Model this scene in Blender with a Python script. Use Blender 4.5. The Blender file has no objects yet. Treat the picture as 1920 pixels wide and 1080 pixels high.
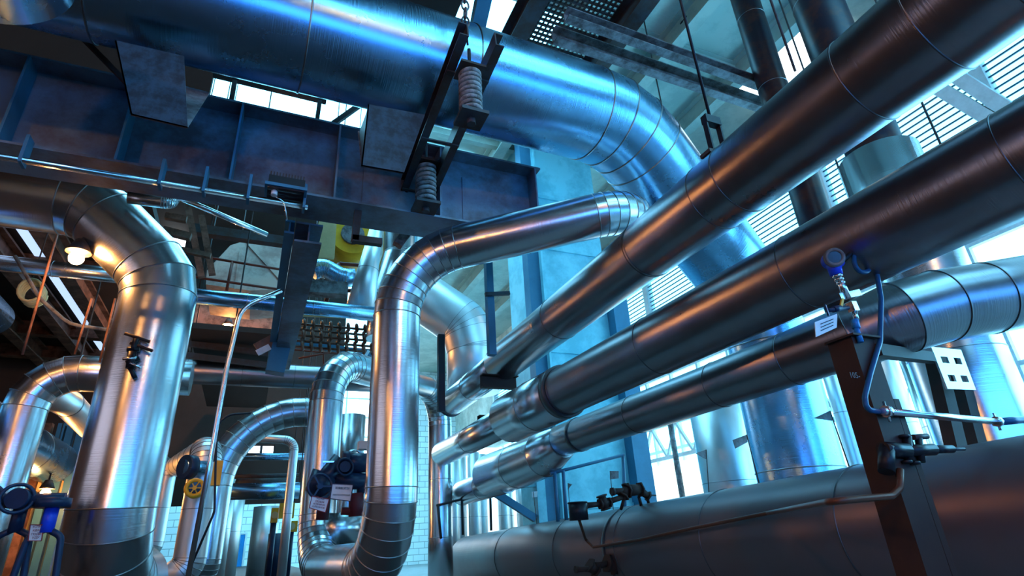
import bpy, bmesh, math, random
import numpy as np
from mathutils import Vector, Matrix
random.seed(4)
SC = bpy.context.scene
COL = SC.collection
PI = math.pi

# ------------------------------------------------------------------ camera
F = 1053.9
CAMZ = 0.6
MC = np.array([[0.91566237, -0.11709761, 0.38451342],
               [-0.39821046, -0.3944321, 0.82816167],
               [-0.05468868, 0.91143374, 0.40779612]])
cd = bpy.data.cameras.new('camera')
cam = bpy.data.objects.new('camera', cd); COL.objects.link(cam)
cd.sensor_width = 36; cd.lens = F * 36 / 1920; cd.clip_start = 0.05; cd.clip_end = 300
cam.matrix_world = Matrix(((MC[0][0], MC[0][1], -MC[0][2], 0), (MC[1][0], MC[1][1], -MC[1][2], 0),
                           (MC[2][0], MC[2][1], -MC[2][2], CAMZ), (0, 0, 0, 1)))
SC.camera = cam
SC.view_settings.view_transform = 'Standard'; SC.view_settings.look = 'None'
SC.view_settings.gamma = 1; SC.view_settings.use_curve_mapping = False
SC.view_settings.exposure = 0.55
SC.cycles.sample_clamp_indirect = 8

# ------------------------------------------------------------------ daylight outside
w = bpy.data.worlds.new('daylight'); SC.world = w; w.use_nodes = True
bg = w.node_tree.nodes['Background']
bg.inputs['Color'].default_value = (0.25, 0.62, 0.9, 1); bg.inputs['Strength'].default_value = 0.15


# ------------------------------------------------------------------ measuring helpers
def ray(px, py): return MC @ np.array([px - 960, 540 - py, F], float)
CP = np.array([0, 0, CAMZ])


def on(ax, v, px, py):
    r = ray(px, py); return Vector(CP + r * ((v - CP[ax]) / r[ax]))


def cylz(a, b, R):
    D = np.array([0, 0, 1.0])
    n1 = np.cross(D, ray(*a)); n2 = np.cross(D, ray(*b)); n1 /= np.linalg.norm(n1); n2 /= np.linalg.norm(n2)
    if n1 @ ray(*b) < 0: n1 = -n1
    if n2 @ ray(*a) < 0: n2 = -n2
    p = np.linalg.solve(np.array([n1, n2, D]), [R, R, 0]); return Vector(CP + p)


def hitcyl(p, D, R, px, py):
    r = Vector(ray(px, py)).normalized(); p = Vector(p); D = Vector(D).normalized(); o = Vector(CP) - p
    rp = r - D * r.dot(D); op = o - D * o.dot(D)
    a = rp.dot(rp); b = 2 * rp.dot(op); c = op.dot(op) - R * R; q = b * b - 4 * a * c
    t = (-b - math.sqrt(max(q, 0))) / (2 * a)
    return Vector(CP) + r * t


# ------------------------------------------------------------------ materials
MATS = {}


def nodes(m): return m.node_tree.nodes, m.node_tree.links


def metal(name, col, rough=0.28, metallic=1.0, streak=0.5, dent=0.25, dirt=0.3, dirtcol=(0.12, 0.08, 0.06), spots=0.0):
    m = bpy.data.materials.new(name); m.use_nodes = True; N, L = nodes(m); b = N['Principled BSDF']
    b.inputs['Metallic'].default_value = metallic
    tc = N.new('ShaderNodeTexCoord')
    mp = N.new('ShaderNodeMapping'); mp.inputs['Scale'].default_value = (0.8, 42, 1); L.new(tc.outputs['UV'], mp.inputs['Vector'])
    st = N.new('ShaderNodeTexNoise'); st.inputs['Scale'].default_value = 1.6; st.inputs['Detail'].default_value = 4; L.new(mp.outputs[0], st.inputs['Vector'])
    nz = N.new('ShaderNodeTexNoise'); nz.inputs['Scale'].default_value = 1.5; nz.inputs['Detail'].default_value = 5; nz.inputs['Roughness'].default_value = .65
    L.new(tc.outputs['Object'], nz.inputs['Vector'])
    dn = N.new('ShaderNodeTexNoise'); dn.inputs['Scale'].default_value = 2.2; dn.inputs['Detail'].default_value = 1; L.new(tc.outputs['Object'], dn.inputs['Vector'])
    b1 = N.new('ShaderNodeBump'); b1.inputs['Strength'].default_value = dent; b1.inputs['Distance'].default_value = 0.012; L.new(dn.outputs['Fac'], b1.inputs['Height'])
    b2 = N.new('ShaderNodeBump'); b2.inputs['Strength'].default_value = streak; b2.inputs['Distance'].default_value = 0.0022; L.new(st.outputs['Fac'], b2.inputs['Height'])
    L.new(b1.outputs[0], b2.inputs['Normal']); L.new(b2.outputs[0], b.inputs['Normal'])
    rr = N.new('ShaderNodeMapRange'); rr.inputs['From Min'].default_value = .3; rr.inputs['From Max'].default_value = .7
    rr.inputs['To Min'].default_value = rough * .9; rr.inputs['To Max'].default_value = rough * 1.15; L.new(nz.outputs['Fac'], rr.inputs['Value']); L.new(rr.outputs[0], b.inputs['Roughness'])
    cr = N.new('ShaderNodeValToRGB'); cr.color_ramp.elements[0].position = .30; cr.color_ramp.elements[1].position = .66
    cr.color_ramp.elements[0].color = (*[c * (1 - dirt) + d * dirt for c, d in zip(col, dirtcol)], 1); cr.color_ramp.elements[1].color = (*col, 1)
    L.new(nz.outputs['Fac'], cr.inputs[0])
    L.new(cr.outputs[0], b.inputs['Base Color'])
    MATS[name] = m; return m


def paint(name, col, rough=0.5, rust=0.0, rustcol=(0.09, 0.035, 0.015), metallic=0.0, scale=2.5, bump=0.15, spec=.25):
    m = bpy.data.materials.new(name); m.use_nodes = True; N, L = nodes(m); b = N['Principled BSDF']
    b.inputs['Metallic'].default_value = metallic; b.inputs['Roughness'].default_value = rough; b.inputs['Specular IOR Level'].default_value = spec
    tc = N.new('ShaderNodeTexCoord'); nz = N.new('ShaderNodeTexNoise'); nz.inputs['Scale'].default_value = scale; nz.inputs['Detail'].default_value = 8; nz.inputs['Roughness'].default_value = .7
    L.new(tc.outputs['Object'], nz.inputs['Vector'])
    cr = N.new('ShaderNodeValToRGB'); cr.color_ramp.elements[0].position = .2 if rust == 0 else .44 - rust * .07; cr.color_ramp.elements[1].position = .7 if rust == 0 else .5 + rust * .18
    d = [c * .6 for c in col] if rust == 0 else rustcol
    cr.color_ramp.elements[0].color = (*d, 1); cr.color_ramp.elements[1].color = (*col, 1)
    L.new(nz.outputs['Fac'], cr.inputs[0]); L.new(cr.outputs[0], b.inputs['Base Color'])
    bp = N.new('ShaderNodeBump'); bp.inputs['Strength'].default_value = bump; bp.inputs['Distance'].default_value = .01; L.new(nz.outputs['Fac'], bp.inputs['Height']); L.new(bp.outputs[0], b.inputs['Normal'])
    MATS[name] = m; return m


def emit(name, col, s):
    m = bpy.data.materials.new(name); m.use_nodes = True; N, L = nodes(m); b = N['Principled BSDF']
    b.inputs['Base Color'].default_value = (*col, 1); b.inputs['Emission Color'].default_value = (*col, 1); b.inputs['Emission Strength'].default_value = s
    MATS[name] = m; return m


ALU = metal('aluminium_jacket', (0.66, 0.69, 0.72), .24, streak=.35, dent=.35, dirt=.15, dirtcol=(.3, .32, .36))
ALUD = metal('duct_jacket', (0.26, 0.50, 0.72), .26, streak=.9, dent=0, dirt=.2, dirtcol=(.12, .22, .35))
DUSTY = metal('dusty_jacket', (0.30, 0.275, 0.295), .30, streak=.9, dent=.1, dirt=.3, dirtcol=(.15, .11, .11))
DULL = metal('dull_jacket', (0.17, 0.125, 0.135), .40, metallic=.6, streak=.3, dent=.1, dirt=.3)
WHITEP = metal('pale_jacket', (0.78, 0.80, 0.80), .38, metallic=.8, streak=.2, dent=.2, dirt=.12)
BANDD = metal('dark_band_steel', (0.12, 0.11, 0.12), .4, streak=.1, dent=0, dirt=.3)
BAND = metal('band_steel', (0.30, 0.30, 0.31), .3, streak=.1, dent=0, dirt=.3)
CHROME = metal('bright_conduit', (0.75, 0.77, 0.8), .2, streak=.1, dent=0, dirt=.1)
DARKPIPE = paint('dark_painted_pipe', (0.018, 0.016, 0.026), .38, rust=.3, rustcol=(.06, .025, .02))
GIRD = paint('girder_paint', (0.12, 0.20, 0.28), .40, rust=.5, rustcol=(.07, .065, .08), scale=.9, spec=.5)
BRKT = paint('bracket_paint', (0.035, 0.06, 0.09), .5, rust=.5, rustcol=(.02, .025, .035), scale=6)
STEEL = paint('dark_steel', (0.05, 0.055, 0.065), .5, rust=.6, rustcol=(.05, .028, .02))
GREYST = paint('weathered_grey_steel', (0.20, 0.21, 0.22), .6, rust=.7, rustcol=(.06, .05, .05), scale=4)
RUST = paint('rust_brown', (0.045, 0.02, 0.014), .65, rust=.6, rustcol=(.03, .014, .012))
BROWNP = paint('brown_beam', (0.20, 0.10, 0.07), .55, rust=.4, rustcol=(.08, .035, .02))
REDP = paint('red_brown_rail', (0.16, 0.04, 0.025), .5)
CYANP = paint('cyan_casing', (0.22, 0.60, 0.70), .5, scale=.7, bump=.05, rust=.25, rustcol=(.14, .45, .55))
BLUEP = paint('blue_steel', (0.05, 0.20, 0.33), .4, scale=1.2)
BLUEE = paint('blue_enamel', (0.015, 0.07, 0.75), .3, scale=6, bump=.02)
NAVY = paint('navy_iron', (0.012, 0.03, 0.075), .35)
YEL = paint('yellow_paint', (0.80, 0.42, 0.02), .4)
YELB = paint('cream_board', (0.62, 0.50, 0.25), .7)
CANVAS = paint('beige_sheet', (0.48, 0.36, 0.30), .65, rust=.3, rustcol=(.3, .2, .17), scale=1.0)
COILM = paint('spring_grey', (0.30, 0.29, 0.29), .5, rust=.5, rustcol=(.12, .09, .08), scale=9)
BLACK = paint('black_rubber', (0.012, 0.013, 0.018), .4)
HOSE = paint('blue_hose', (0.02, 0.10, 0.22), .3)
WHITE = paint('white_plate', (0.75, 0.76, 0.78), .5, bump=.02)
INKR = paint('red_ink', (0.25, 0.03, 0.04), .6, bump=0)
INKB = paint('dark_ink', (0.03, 0.03, 0.07), .6, bump=0)
PALEC = paint('pale_ceiling', (0.42, 0.50, 0.44), .8, scale=.5, rust=.3, rustcol=(.30, .38, .34))
PALEW = paint('pale_wall', (0.62, 0.60, 0.52), .8, scale=.6, rust=.4, rustcol=(.42, .40, .34))
WHITES = paint('white_steel', (0.70, 0.74, 0.74), .5)
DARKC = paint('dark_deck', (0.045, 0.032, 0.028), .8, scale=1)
CONC = paint('concrete_floor', (0.035, 0.033, 0.033), .7, scale=1.5)
COPPER = paint('copper_tube', (0.16, 0.06, 0.035), .4, metallic=.4)
GLASSD = paint('dark_glass', (0.03, 0.025, 0.03), .08, bump=0)
SKYP = emit('daylight_pane', (0.20, 0.68, 1.0), 6.0)
SKYW = emit('daylight_pane_white', (0.85, 0.95, 1.0), 3.0)
WARMP = emit('sodium_bulb', (1.0, 0.42, 0.12), 500)
WHITEL = emit('white_bulb', (0.8, 1.0, 0.75), 40)
WARMG = emit('lit_window_warm', (1.0, 0.55, 0.25), 1.6)


def block_mat():
    m = bpy.data.materials.new('white_blockwork'); m.use_nodes = True; N, L = nodes(m); b = N['Principled BSDF']; b.inputs['Roughness'].default_value = .8
    tc = N.new('ShaderNodeTexCoord'); mp = N.new('ShaderNodeMapping'); mp.inputs['Rotation'].default_value = (PI / 2, 0, 0); L.new(tc.outputs['Object'], mp.inputs['Vector'])
    br = N.new('ShaderNodeTexBrick'); br.inputs['Color1'].default_value = (.85, .86, .84, 1); br.inputs['Color2'].default_value = (.72, .75, .74, 1); br.inputs['Mortar'].default_value = (.35, .36, .35, 1)
    br.inputs['Scale'].default_value = 1.0; br.inputs['Brick Width'].default_value = .8; br.inputs['Row Height'].default_value = .4; br.inputs['Mortar Size'].default_value = .02
    L.new(mp.outputs[0], br.inputs['Vector']); L.new(br.outputs['Color'], b.inputs['Base Color']); return m


BLOCK = block_mat()


# ------------------------------------------------------------------ object helpers
def link(name, bm, mat, parent=None, smooth=None):
    me = bpy.data.meshes.new(name); bm.to_mesh(me); bm.free()
    for mm in (mat if isinstance(mat, (list, tuple)) else [mat]): me.materials.append(mm)
    o = bpy.data.objects.new(name, me); COL.objects.link(o)
    if parent is not None:
        o.parent = parent
        q = parent; base = Vector((0, 0, 0))
        base = Vector(parent['_base']) if '_base' in parent else Vector((0, 0, 0))
        me.transform(Matrix.Translation(-base)); o['_base'] = tuple(base)
    return o


def thing(name, label, cat, loc=(0, 0, 0), group=None):
    o = bpy.data.objects.new(name, None); COL.objects.link(o); o.location = loc; o.empty_display_size = .1
    o['_base'] = tuple(loc); return tag(o, label, cat, group)


def tag(o, label, cat, group=None):
    o['label'] = label; o['category'] = cat
    if group: o['group'] = group
    return o


def rebase(o):
    """origin of a one-mesh thing to the middle of its underside"""
    vs = [v.co for v in o.data.vertices]
    lo = Vector([min(v[i] for v in vs) for i in range(3)]); hi = Vector([max(v[i] for v in vs) for i in range(3)])
    b = Vector(((lo.x + hi.x) / 2, (lo.y + hi.y) / 2, lo.z)); o.data.transform(Matrix.Translation(-b)); o.location = b; o['_base'] = tuple(b)
    return o


def struct(name, bm, mat, parent=None):
    o = link(name, bm, mat, parent)
    if parent is None: o['kind'] = 'structure'
    return o


def V(*a): return Vector(a)


def bx(bm, lo, hi, mi=0):
    x0, y0, z0 = lo; x1, y1, z1 = hi
    v = [bm.verts.new(c) for c in ((x0, y0, z0), (x1, y0, z0), (x1, y1, z0), (x0, y1, z0), (x0, y0, z1), (x1, y0, z1), (x1, y1, z1), (x0, y1, z1))]
    for f in ((0, 3, 2, 1), (4, 5, 6, 7), (0, 1, 5, 4), (1, 2, 6, 5), (2, 3, 7, 6), (3, 0, 4, 7)):
        bm.faces.new([v[i] for i in f]).material_index = mi


def box(lo, hi):
    bm = bmesh.new(); lo2 = [min(a, b) for a, b in zip(lo, hi)]; hi2 = [max(a, b) for a, b in zip(lo, hi)]; bx(bm, lo2, hi2); return bm


def basis(d, up=(0, 0, 1)):
    d = Vector(d).normalized(); up = Vector(up)
    if abs(d.dot(up.normalized())) > .98: up = Vector((0, 1, 0)) if abs(d.y) < .9 else Vector((1, 0, 0))
    x = d.cross(up).normalized(); y = x.cross(d).normalized(); return x, y, d


def extr(bm, p, q, poly, up=(0, 0, 1), mi=0):
    p = Vector(p); q = Vector(q); x, y, d = basis(q - p, up)
    a = [bm.verts.new(p + x * u + y * v) for u, v in poly]; b = [bm.verts.new(q + x * u + y * v) for u, v in poly]
    n = len(poly)
    for i in range(n):
        j = (i + 1) % n; bm.faces.new((a[i], a[j], b[j], b[i])).material_index = mi
    bm.faces.new(list(reversed(a))).material_index = mi; bm.faces.new(b).material_index = mi


def rect(w, h): return [(-w / 2, -h / 2), (w / 2, -h / 2), (w / 2, h / 2), (-w / 2, h / 2)]


def ibeam(w, h, t=.02, tf=.03):
    W, Hh, T = w / 2, h / 2, t / 2
    return [(-W, -Hh), (W, -Hh), (W, -Hh + tf), (T, -Hh + tf), (T, Hh - tf), (W, Hh - tf), (W, Hh), (-W, Hh), (-W, Hh - tf), (-T, Hh - tf), (-T, -Hh + tf), (-W, -Hh + tf)]


def chan(w, h, t=.02):
    return [(0, -h / 2), (w, -h / 2), (w, -h / 2 + t), (t, -h / 2 + t), (t, h / 2 - t), (w, h / 2 - t), (w, h / 2), (0, h / 2)]


def angle(w, t=.01): return [(0, 0), (w, 0), (w, t), (t, t), (t, w), (0, w)]


def bar(bm, p, q, w, h=None, up=(0, 0, 1), mi=0): extr(bm, p, q, rect(w, h or w), up, mi)


def cyl(bm, p, q, r, r2=None, n=20, mi=0, cap=True):
    p = Vector(p); q = Vector(q); x, y, d = basis(q - p); r2 = r if r2 is None else r2
    A = [bm.verts.new(p + (x * math.cos(2 * PI * i / n) + y * math.sin(2 * PI * i / n)) * r) for i in range(n)]
    B = [bm.verts.new(q + (x * math.cos(2 * PI * i / n) + y * math.sin(2 * PI * i / n)) * r2) for i in range(n)]
    for i in range(n):
        f = bm.faces.new((A[i], A[(i + 1) % n], B[(i + 1) % n], B[i])); f.smooth = True; f.material_index = mi
    if cap:
        bm.faces.new(list(reversed(A))).material_index = mi; bm.faces.new(B).material_index = mi


def torus(bm, c, nrm, R, r, n=28, m=8, mi=0, a0=0, a1=2 * PI, sx=1, sy=1):
    x, y, d = basis(nrm); c = Vector(c); full = abs(a1 - a0 - 2 * PI) < 1e-6; rings = []
    for i in range(n if full else n + 1):
        a = a0 + (a1 - a0) * i / n; o = x * math.cos(a) * sx + y * math.sin(a) * sy; oc = c + o * R; on_ = o.normalized()
        rings.append([bm.verts.new(oc + on_ * (r * math.cos(2 * PI * k / m)) + d * (r * math.sin(2 * PI * k / m))) for k in range(m)])
    for i in range(n if full else n):
        A = rings[i]; B = rings[(i + 1) % len(rings)]
        for k in range(m):
            f = bm.faces.new((A[k], A[(k + 1) % m], B[(k + 1) % m], B[k])); f.smooth = True; f.material_index = mi


def fillet(pts, rads, step=.2):
    """polyline with corners rounded"""
    P = [Vector(p) for p in pts]; out = [P[0]]
    for i in range(1, len(P) - 1):
        r = rads[i] if isinstance(rads, (list, tuple)) else rads
        a = (P[i - 1] - P[i]); b = (P[i + 1] - P[i]); la, lb = a.length, b.length; a.normalize(); b.normalize()
        ang = a.angle(b); turn = PI - ang
        if turn < .02 or r <= 0: out.append(P[i]); continue
        tl = min(r * math.tan(turn / 2), la * .49 if i > 1 else la * .98, lb * .49 if i < len(P) - 2 else lb * .98); r = tl / math.tan(turn / 2)
        c = P[i] + (a + b).normalized() * (r / math.cos(turn / 2)); s = P[i] + a * tl; e = P[i] + b * tl
        n = max(2, int(round(turn / step))); u = (s - c); v = (e - c)
        ax = u.cross(v).normalized()
        for k in range(n + 1):
            out.append(c + Matrix.Rotation(turn * k / n, 3, ax) @ u)
    out.append(P[-1]); return out


def sweep(bm, path, radii, n=40, cap=True, mi=0, lap=.0, share=False, ring_mi=None, bead=0.0, plain=None):
    """round tube along a path: every leg between two path points is a sheet of its own"""
    m = len(path)
    if not isinstance(radii, (list, tuple)): radii = [radii] * m
    uvl = bm.loops.layers.uv.verify()
    tan = []
    for i in range(m):
        if i == 0: t = path[1] - path[0]
        elif i == m - 1: t = path[-1] - path[-2]
        else: t = (path[i] - path[i - 1]).normalized() + (path[i + 1] - path[i]).normalized()
        tan.append(t.normalized())
    x, y, d = basis(tan[0]); frames = [(x, y)]
    for i in range(1, m):
        x = frames[-1][0]; x = (x - tan[i] * x.dot(tan[i])).normalized(); frames.append((x, x.cross(tan[i])))
    s = [0]
    for i in range(1, m): s.append(s[-1] + (path[i] - path[i - 1]).length)

    def ringpts(i, r, seg):
        # the ring lies in the mitre plane
        dseg = seg.normalized(); x, y = frames[i]; res = []
        for k in range(n):
            a = 2 * PI * k / n; o = (x * math.cos(a) + y * math.sin(a)); o = (o - dseg * o.dot(dseg)).normalized() * r
            p = path[i] + o; dd = dseg.dot(tan[i])
            if dd > .3: p = p - dseg * ((p - path[i]).dot(tan[i]) / dd)
            res.append(p)
        return res
    prev = None
    for i in range(m - 1):
        seg = path[i + 1] - path[i]; A = ringpts(i, radii[i], seg); B = ringpts(i + 1, radii[i + 1] + lap, seg)
        va = prev if (share and prev) else [bm.verts.new(p) for p in A]; vb = [bm.verts.new(p) for p in B]
        for k in range(n):
            kk = (k + 1) % n; f = bm.faces.new((va[k], va[kk], vb[kk], vb[k])); f.smooth = True; f.material_index = mi
            rr = max(radii[i], .02)
            us = [k, k + 1, k + 1, k]; vs = [s[i], s[i], s[i + 1], s[i + 1]]
            for l, u, v in zip(f.loops, us, vs): l[uvl].uv = (u * 2 * PI * rr / n, v)
        prev = vb
        if i == 0 and cap: bm.faces.new(list(reversed(va))).material_index = mi
        if i == m - 2 and cap: bm.faces.new(vb).material_index = mi
        if bead > 0 and 0 < i and not share and (plain is None or i not in plain):
            x2 = ringpts(i, radii[i] + lap + bead * .4, seg); C2 = []
            for k in range(n):
                o = (x2[k] - path[i]).normalized(); C2.append([bm.verts.new(x2[k] + o * bead * a_ + tan[i] * bead * b_) for a_, b_ in ((-.6, -1), (.5, -.6), (.5, .6), (-.6, 1))])
            for k in range(n):
                P_, Q_ = C2[k], C2[(k + 1) % n]
                for j in range(3):
                    f = bm.faces.new((P_[j], Q_[j], Q_[j + 1], P_[j + 1])); f.smooth = True; f.material_index = 1 if ring_mi is None else ring_mi
    if share:
        pass


def subdiv(path, spacing, first=None):
    out = [path[0]]
    for i in range(1, len(path)):
        a, b = path[i - 1], path[i]; L_ = (b - a).length
        if L_ > spacing * 1.4:
            n = int(round(L_ / spacing))
            for k in range(1, n): out.append(a.lerp(b, k / n))
        out.append(b)
    return out


def pipe(name, label, cat, pts, r, mat=None, bend=.6, seam=1.5, step=.2, bead=.006, lap=.002, group=None, radii=None, n=48, cap=True, collars=(), single=False):
    """jacketed pipe; pts corners; collars = list of (point, direction, radius, width) bands that are parts"""
    path = subdiv(fillet(pts, bend, step), seam) if seam else fillet(pts, bend, step)
    rr = radii(path) if radii else [r] * len(path)
    bm = bmesh.new(); sweep(bm, path, rr, n, cap, lap=lap, bead=bead)
    mat = mat or ALU; band = BANDD if mat in (DUSTY, DULL) else BAND
    if collars:
        base = Vector(pts[0]); t = thing(name, label, cat, base, group); link('pipe_jacket', bm, [mat, band], t)
        for c, d, cr, cw in collars:
            cb = bmesh.new(); c = Vector(c); d = Vector(d).normalized(); sweep(cb, [c - d * cw / 2, c + d * cw / 2], cr, n, True); link('clamp_band', cb, band, t)
        return t
    o = link(name, bm, [mat, band]); tag(o, label, cat, group); return rebase(o)


def wire(name, label, cat, pts, r, mat, bend=.1, group=None, n=10, parent=None):
    bm = bmesh.new(); sweep(bm, fillet(pts, bend, .3), r, n, True, share=True)
    o = link(name, bm, mat, parent)
    if parent is None: tag(o, label, cat, group); rebase(o)
    return o


def solo(name, label, cat, bm, mat, group=None):
    o = link(name, bm, mat); tag(o, label, cat, group); return rebase(o)


def beam(name, label, p, q, poly, mat, up=(0, 0, 1), cat='beam', group=None):
    bm = bmesh.new(); extr(bm, p, q, poly, up); return solo(name, label, cat, bm, mat, group)

# ================================================================== THE HALL
XR, XL, YB, YF, ZC = 14.0, -14.0, -7.0, 42.0, 13.0
struct('floor', box((XL, YB, -.15), (2.3, YF, 0)), CONC)
fp = bmesh.new(); bx(fp, (2.3, YB, -.75), (XR, YF, -.6)); bx(fp, (2.2, YB, -.75), (2.3, YF, -.151)); struct('floor_pit', fp, paint('pale_concrete', (.28, .30, .30), .6))
struct('wall_far', box((XL, YF, -.6), (XR, YF + .3, ZC)), BLOCK)
wall_l = bmesh.new(); bx(wall_l, (XL - .3, YB, -.15), (XL, YF, 3)); bx(wall_l, (XL - .3, YB, 6.5), (XL, YF, ZC)); bx(wall_l, (XL - .3, 7, 3), (XL, YF, 6.5)); bx(wall_l, (XL - .3, YB, 3), (XL, -5, 6.5))
struct('wall_left', wall_l, BROWNP)
cb = bmesh.new(); bx(cb, (2.6, YB, ZC), (XR, YF, ZC + .2)); struct('ceiling', cb, PALEC)
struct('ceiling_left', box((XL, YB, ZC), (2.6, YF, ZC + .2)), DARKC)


def window_band(name, axis, at_, u0, u1, z0, z1, mat, nu, nz, fw=.1, fmat=None, deep=.12, face=1):
    """glazing with mullions; axis 0: in the plane x = at_, axis 1: in the plane y = at_"""
    def B(bm, a, b, c, d, t0, t1):
        lo = (at_ + t0, a, c) if axis == 0 else (a, at_ + t0, c); hi = (at_ + t1, b, d) if axis == 0 else (b, at_ + t1, d)
        bx(bm, [min(p, q) for p, q in zip(lo, hi)], [max(p, q) for p, q in zip(lo, hi)])
    bm = bmesh.new(); B(bm, u0, u1, z0, z1, .02 * face, .05 * face); o = struct(name, bm, mat)
    fm = bmesh.new()
    for i in range(nu + 1):
        u = u0 + (u1 - u0) * i / nu; B(fm, u - fw / 2, u + fw / 2, z0, z1, -deep * face, .02 * face)
    for i in range(nz + 1):
        z = z0 + (z1 - z0) * i / nz; B(fm, u0 - fw / 2, u1 + fw / 2, z - fw / 2, z + fw / 2, -deep * face * .99, .02 * face)
    link('window_frame', fm, fmat or WHITES, o); return o


# right wall: low pale wall, glazing above it, louvres high up
def wall_with_holes(name, axis, at_, t, u0, u1, z0, z1, holes, mat):
    """holes: list of (u0,u1,z0,z1), full width bands first; built of strips"""
    bm = bmesh.new(); zs = sorted({z0, z1} | {h[2] for h in holes} | {h[3] for h in holes})
    for za, zb in zip(zs, zs[1:]):
        hs = sorted([h for h in holes if h[2] <= za + 1e-6 and h[3] >= zb - 1e-6]); u = u0
        for h in hs + [(u1, u1, 0, 0)]:
            if h[0] > u + 1e-6:
                lo = (at_, u, za) if axis == 0 else (u, at_, za); hi = (at_ + t, h[0], zb) if axis == 0 else (h[0], at_ + t, zb)
                bx(bm, [min(p, q) for p, q in zip(lo, hi)], [max(p, q) for p, q in zip(lo, hi)])
            u = max(u, h[1])
    return struct(name, bm, mat)


wall_with_holes('wall_right', 0, XR, .3, YB, YF, -.6, ZC, [(-6, 36, .6, 6.0), (-4, 34, 7.2, 11.6)], PALEW)
window_band('window_1', 0, XR + .1, -6, 36, .6, 6.0, SKYP, 28, 4)
window_band('window_2', 0, XR + .25, -4, 34, 7.2, 11.6, emit('louvre_glazing', (0.25, 0.75, 1.0), 2.4), 9, 1, fw=.25, deep=.3)
lv = bmesh.new()
for k in range(26):
    z = 7.3 + k * .168; extr(lv, (XR + .12, -4, z), (XR + .12, 34, z), [(-.06, -.06), (.06, .0), (.06, .035), (-.06, -.02)])
struct('trim_1', lv, paint('louvre_blue', (.03, .12, .2), .5))['kind'] = 'structure'
# wall behind the camera with unseen windows, assumed from blue reflections on the duct
wall_with_holes('wall_back', 1, YB, -.3, XL, XR, -.6, ZC, [(-3, 12, 1.0, 4.0), (-1, 12, 9.5, 11.5)], DARKC)
window_band('window_3', 1, YB - .1, -3, 12, 1.0, 4.0, emit('daylight_pane_blue', (0.06, 0.36, 1.0), 4.5), 6, 2, face=-1)
window_band('window_4', 1, YB - .1, -1, 12, 9.5, 11.5, SKYP, 6, 1, face=-1)  # unseen upper windows, added to light the casing
window_band('window_20', 0, XL - .1, -5, 7, 3, 6.5, emit('fill_pane', (0.85, 0.72, 0.80), .6), 6, 2, face=-1)  # unseen window, added for the long pipes to reflect
# glazed opening high in the far part of the hall, and skylights added for light
window_band('window_5', 1, YF - .1, -6, 9, 6.5, 12, SKYW, 9, 4)
for i, (x0, x1, y0, y1) in enumerate(((4.5, 13, -6.5, -2.0), (-5, 2.3, 11, 14.95), (11.8, 13.8, 6.2, 9.5), (3.0, 5.8, 15, 19.5), (3.0, 6.0, 8.8, 12.8), (-2.3, 2.4, 16, 19.5), (-6, 8, 27, 39))):
    bm = bmesh.new(); bx(bm, (x0, y0, ZC - .06), (x1, y1, ZC - .02)); struct('window_%d' % (30 + i), bm, SKYW if i == 2 else SKYP)

# door and block wall at the far end
dr = struct('door_1', box((-.75, YF - .1, 0), (.05, YF - .02, 1.8)), paint('blue_door', (0.01, .22, .55), .5))
link('door_frame', (lambda b: (bx(b, (-.87, YF - .12, 0), (-.76, YF - .01, 1.92)), bx(b, (.06, YF - .12, 0), (.17, YF - .01, 1.92)), bx(b, (-.76, YF - .12, 1.81), (.06, YF - .01, 1.92)), b)[-1])(bmesh.new()), WHITES, dr)
link('door_sign', box((-.5, YF - .13, 1.5), (-.2, YF - .101, 1.62)), WHITE, dr)
t = thing('wall_light', 'white-green glowing lamp on the far block wall beside the dark vent', 'lamp', (2.3, YF, 5.2))
link('lamp_housing', box((2.1, YF - .25, 5.2), (2.6, YF - .02, 5.5)), STEEL, t)
bm = bmesh.new(); cyl(bm, (2.35, YF - .4, 5.1), (2.35, YF - .1, 5.1), .16); link('bulb', bm, WHITEL, t)
solo('wall_vent', 'dark louvred vent opening high on the white block wall', 'vent', (lambda b: ([bx(b, (-.2, YF - .12, 5.0 + .22 * k), (2.0, YF - .02, 5.16 + .22 * k)) for k in range(5)], b)[-1])(bmesh.new()), STEEL)

# dark upper deck on the left and its beams
DECKZ = 7.5
DX = on(2, DECKZ, 296, 430).x
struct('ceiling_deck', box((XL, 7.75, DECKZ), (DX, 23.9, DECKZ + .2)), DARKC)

# ================================================================== BIG OVERHEAD DUCT
D0 = V(-8, 4.87, 5.86); D1 = V(4.55, 5.51, 6.36); D2 = V(8.3, 7.0, 4.35); D3 = V(8.3, 7.02, -.6)
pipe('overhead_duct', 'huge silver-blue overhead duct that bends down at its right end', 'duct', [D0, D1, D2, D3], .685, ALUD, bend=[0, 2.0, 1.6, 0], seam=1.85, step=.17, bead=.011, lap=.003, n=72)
pipe('overhead_pipe', 'silver pipe end cut off by the top left corner', 'pipe', [(-2.15, -1, 4.75), (-2.12, 4.1, 4.62)], .42, ALUD, seam=2.2, n=56)

# ================================================================== FOUR LONG PIPES AT RIGHT


def lin(ys, rs):
    def f(path):
        return [float(np.interp(p.y, ys, rs)) for p in path]
    return f


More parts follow.
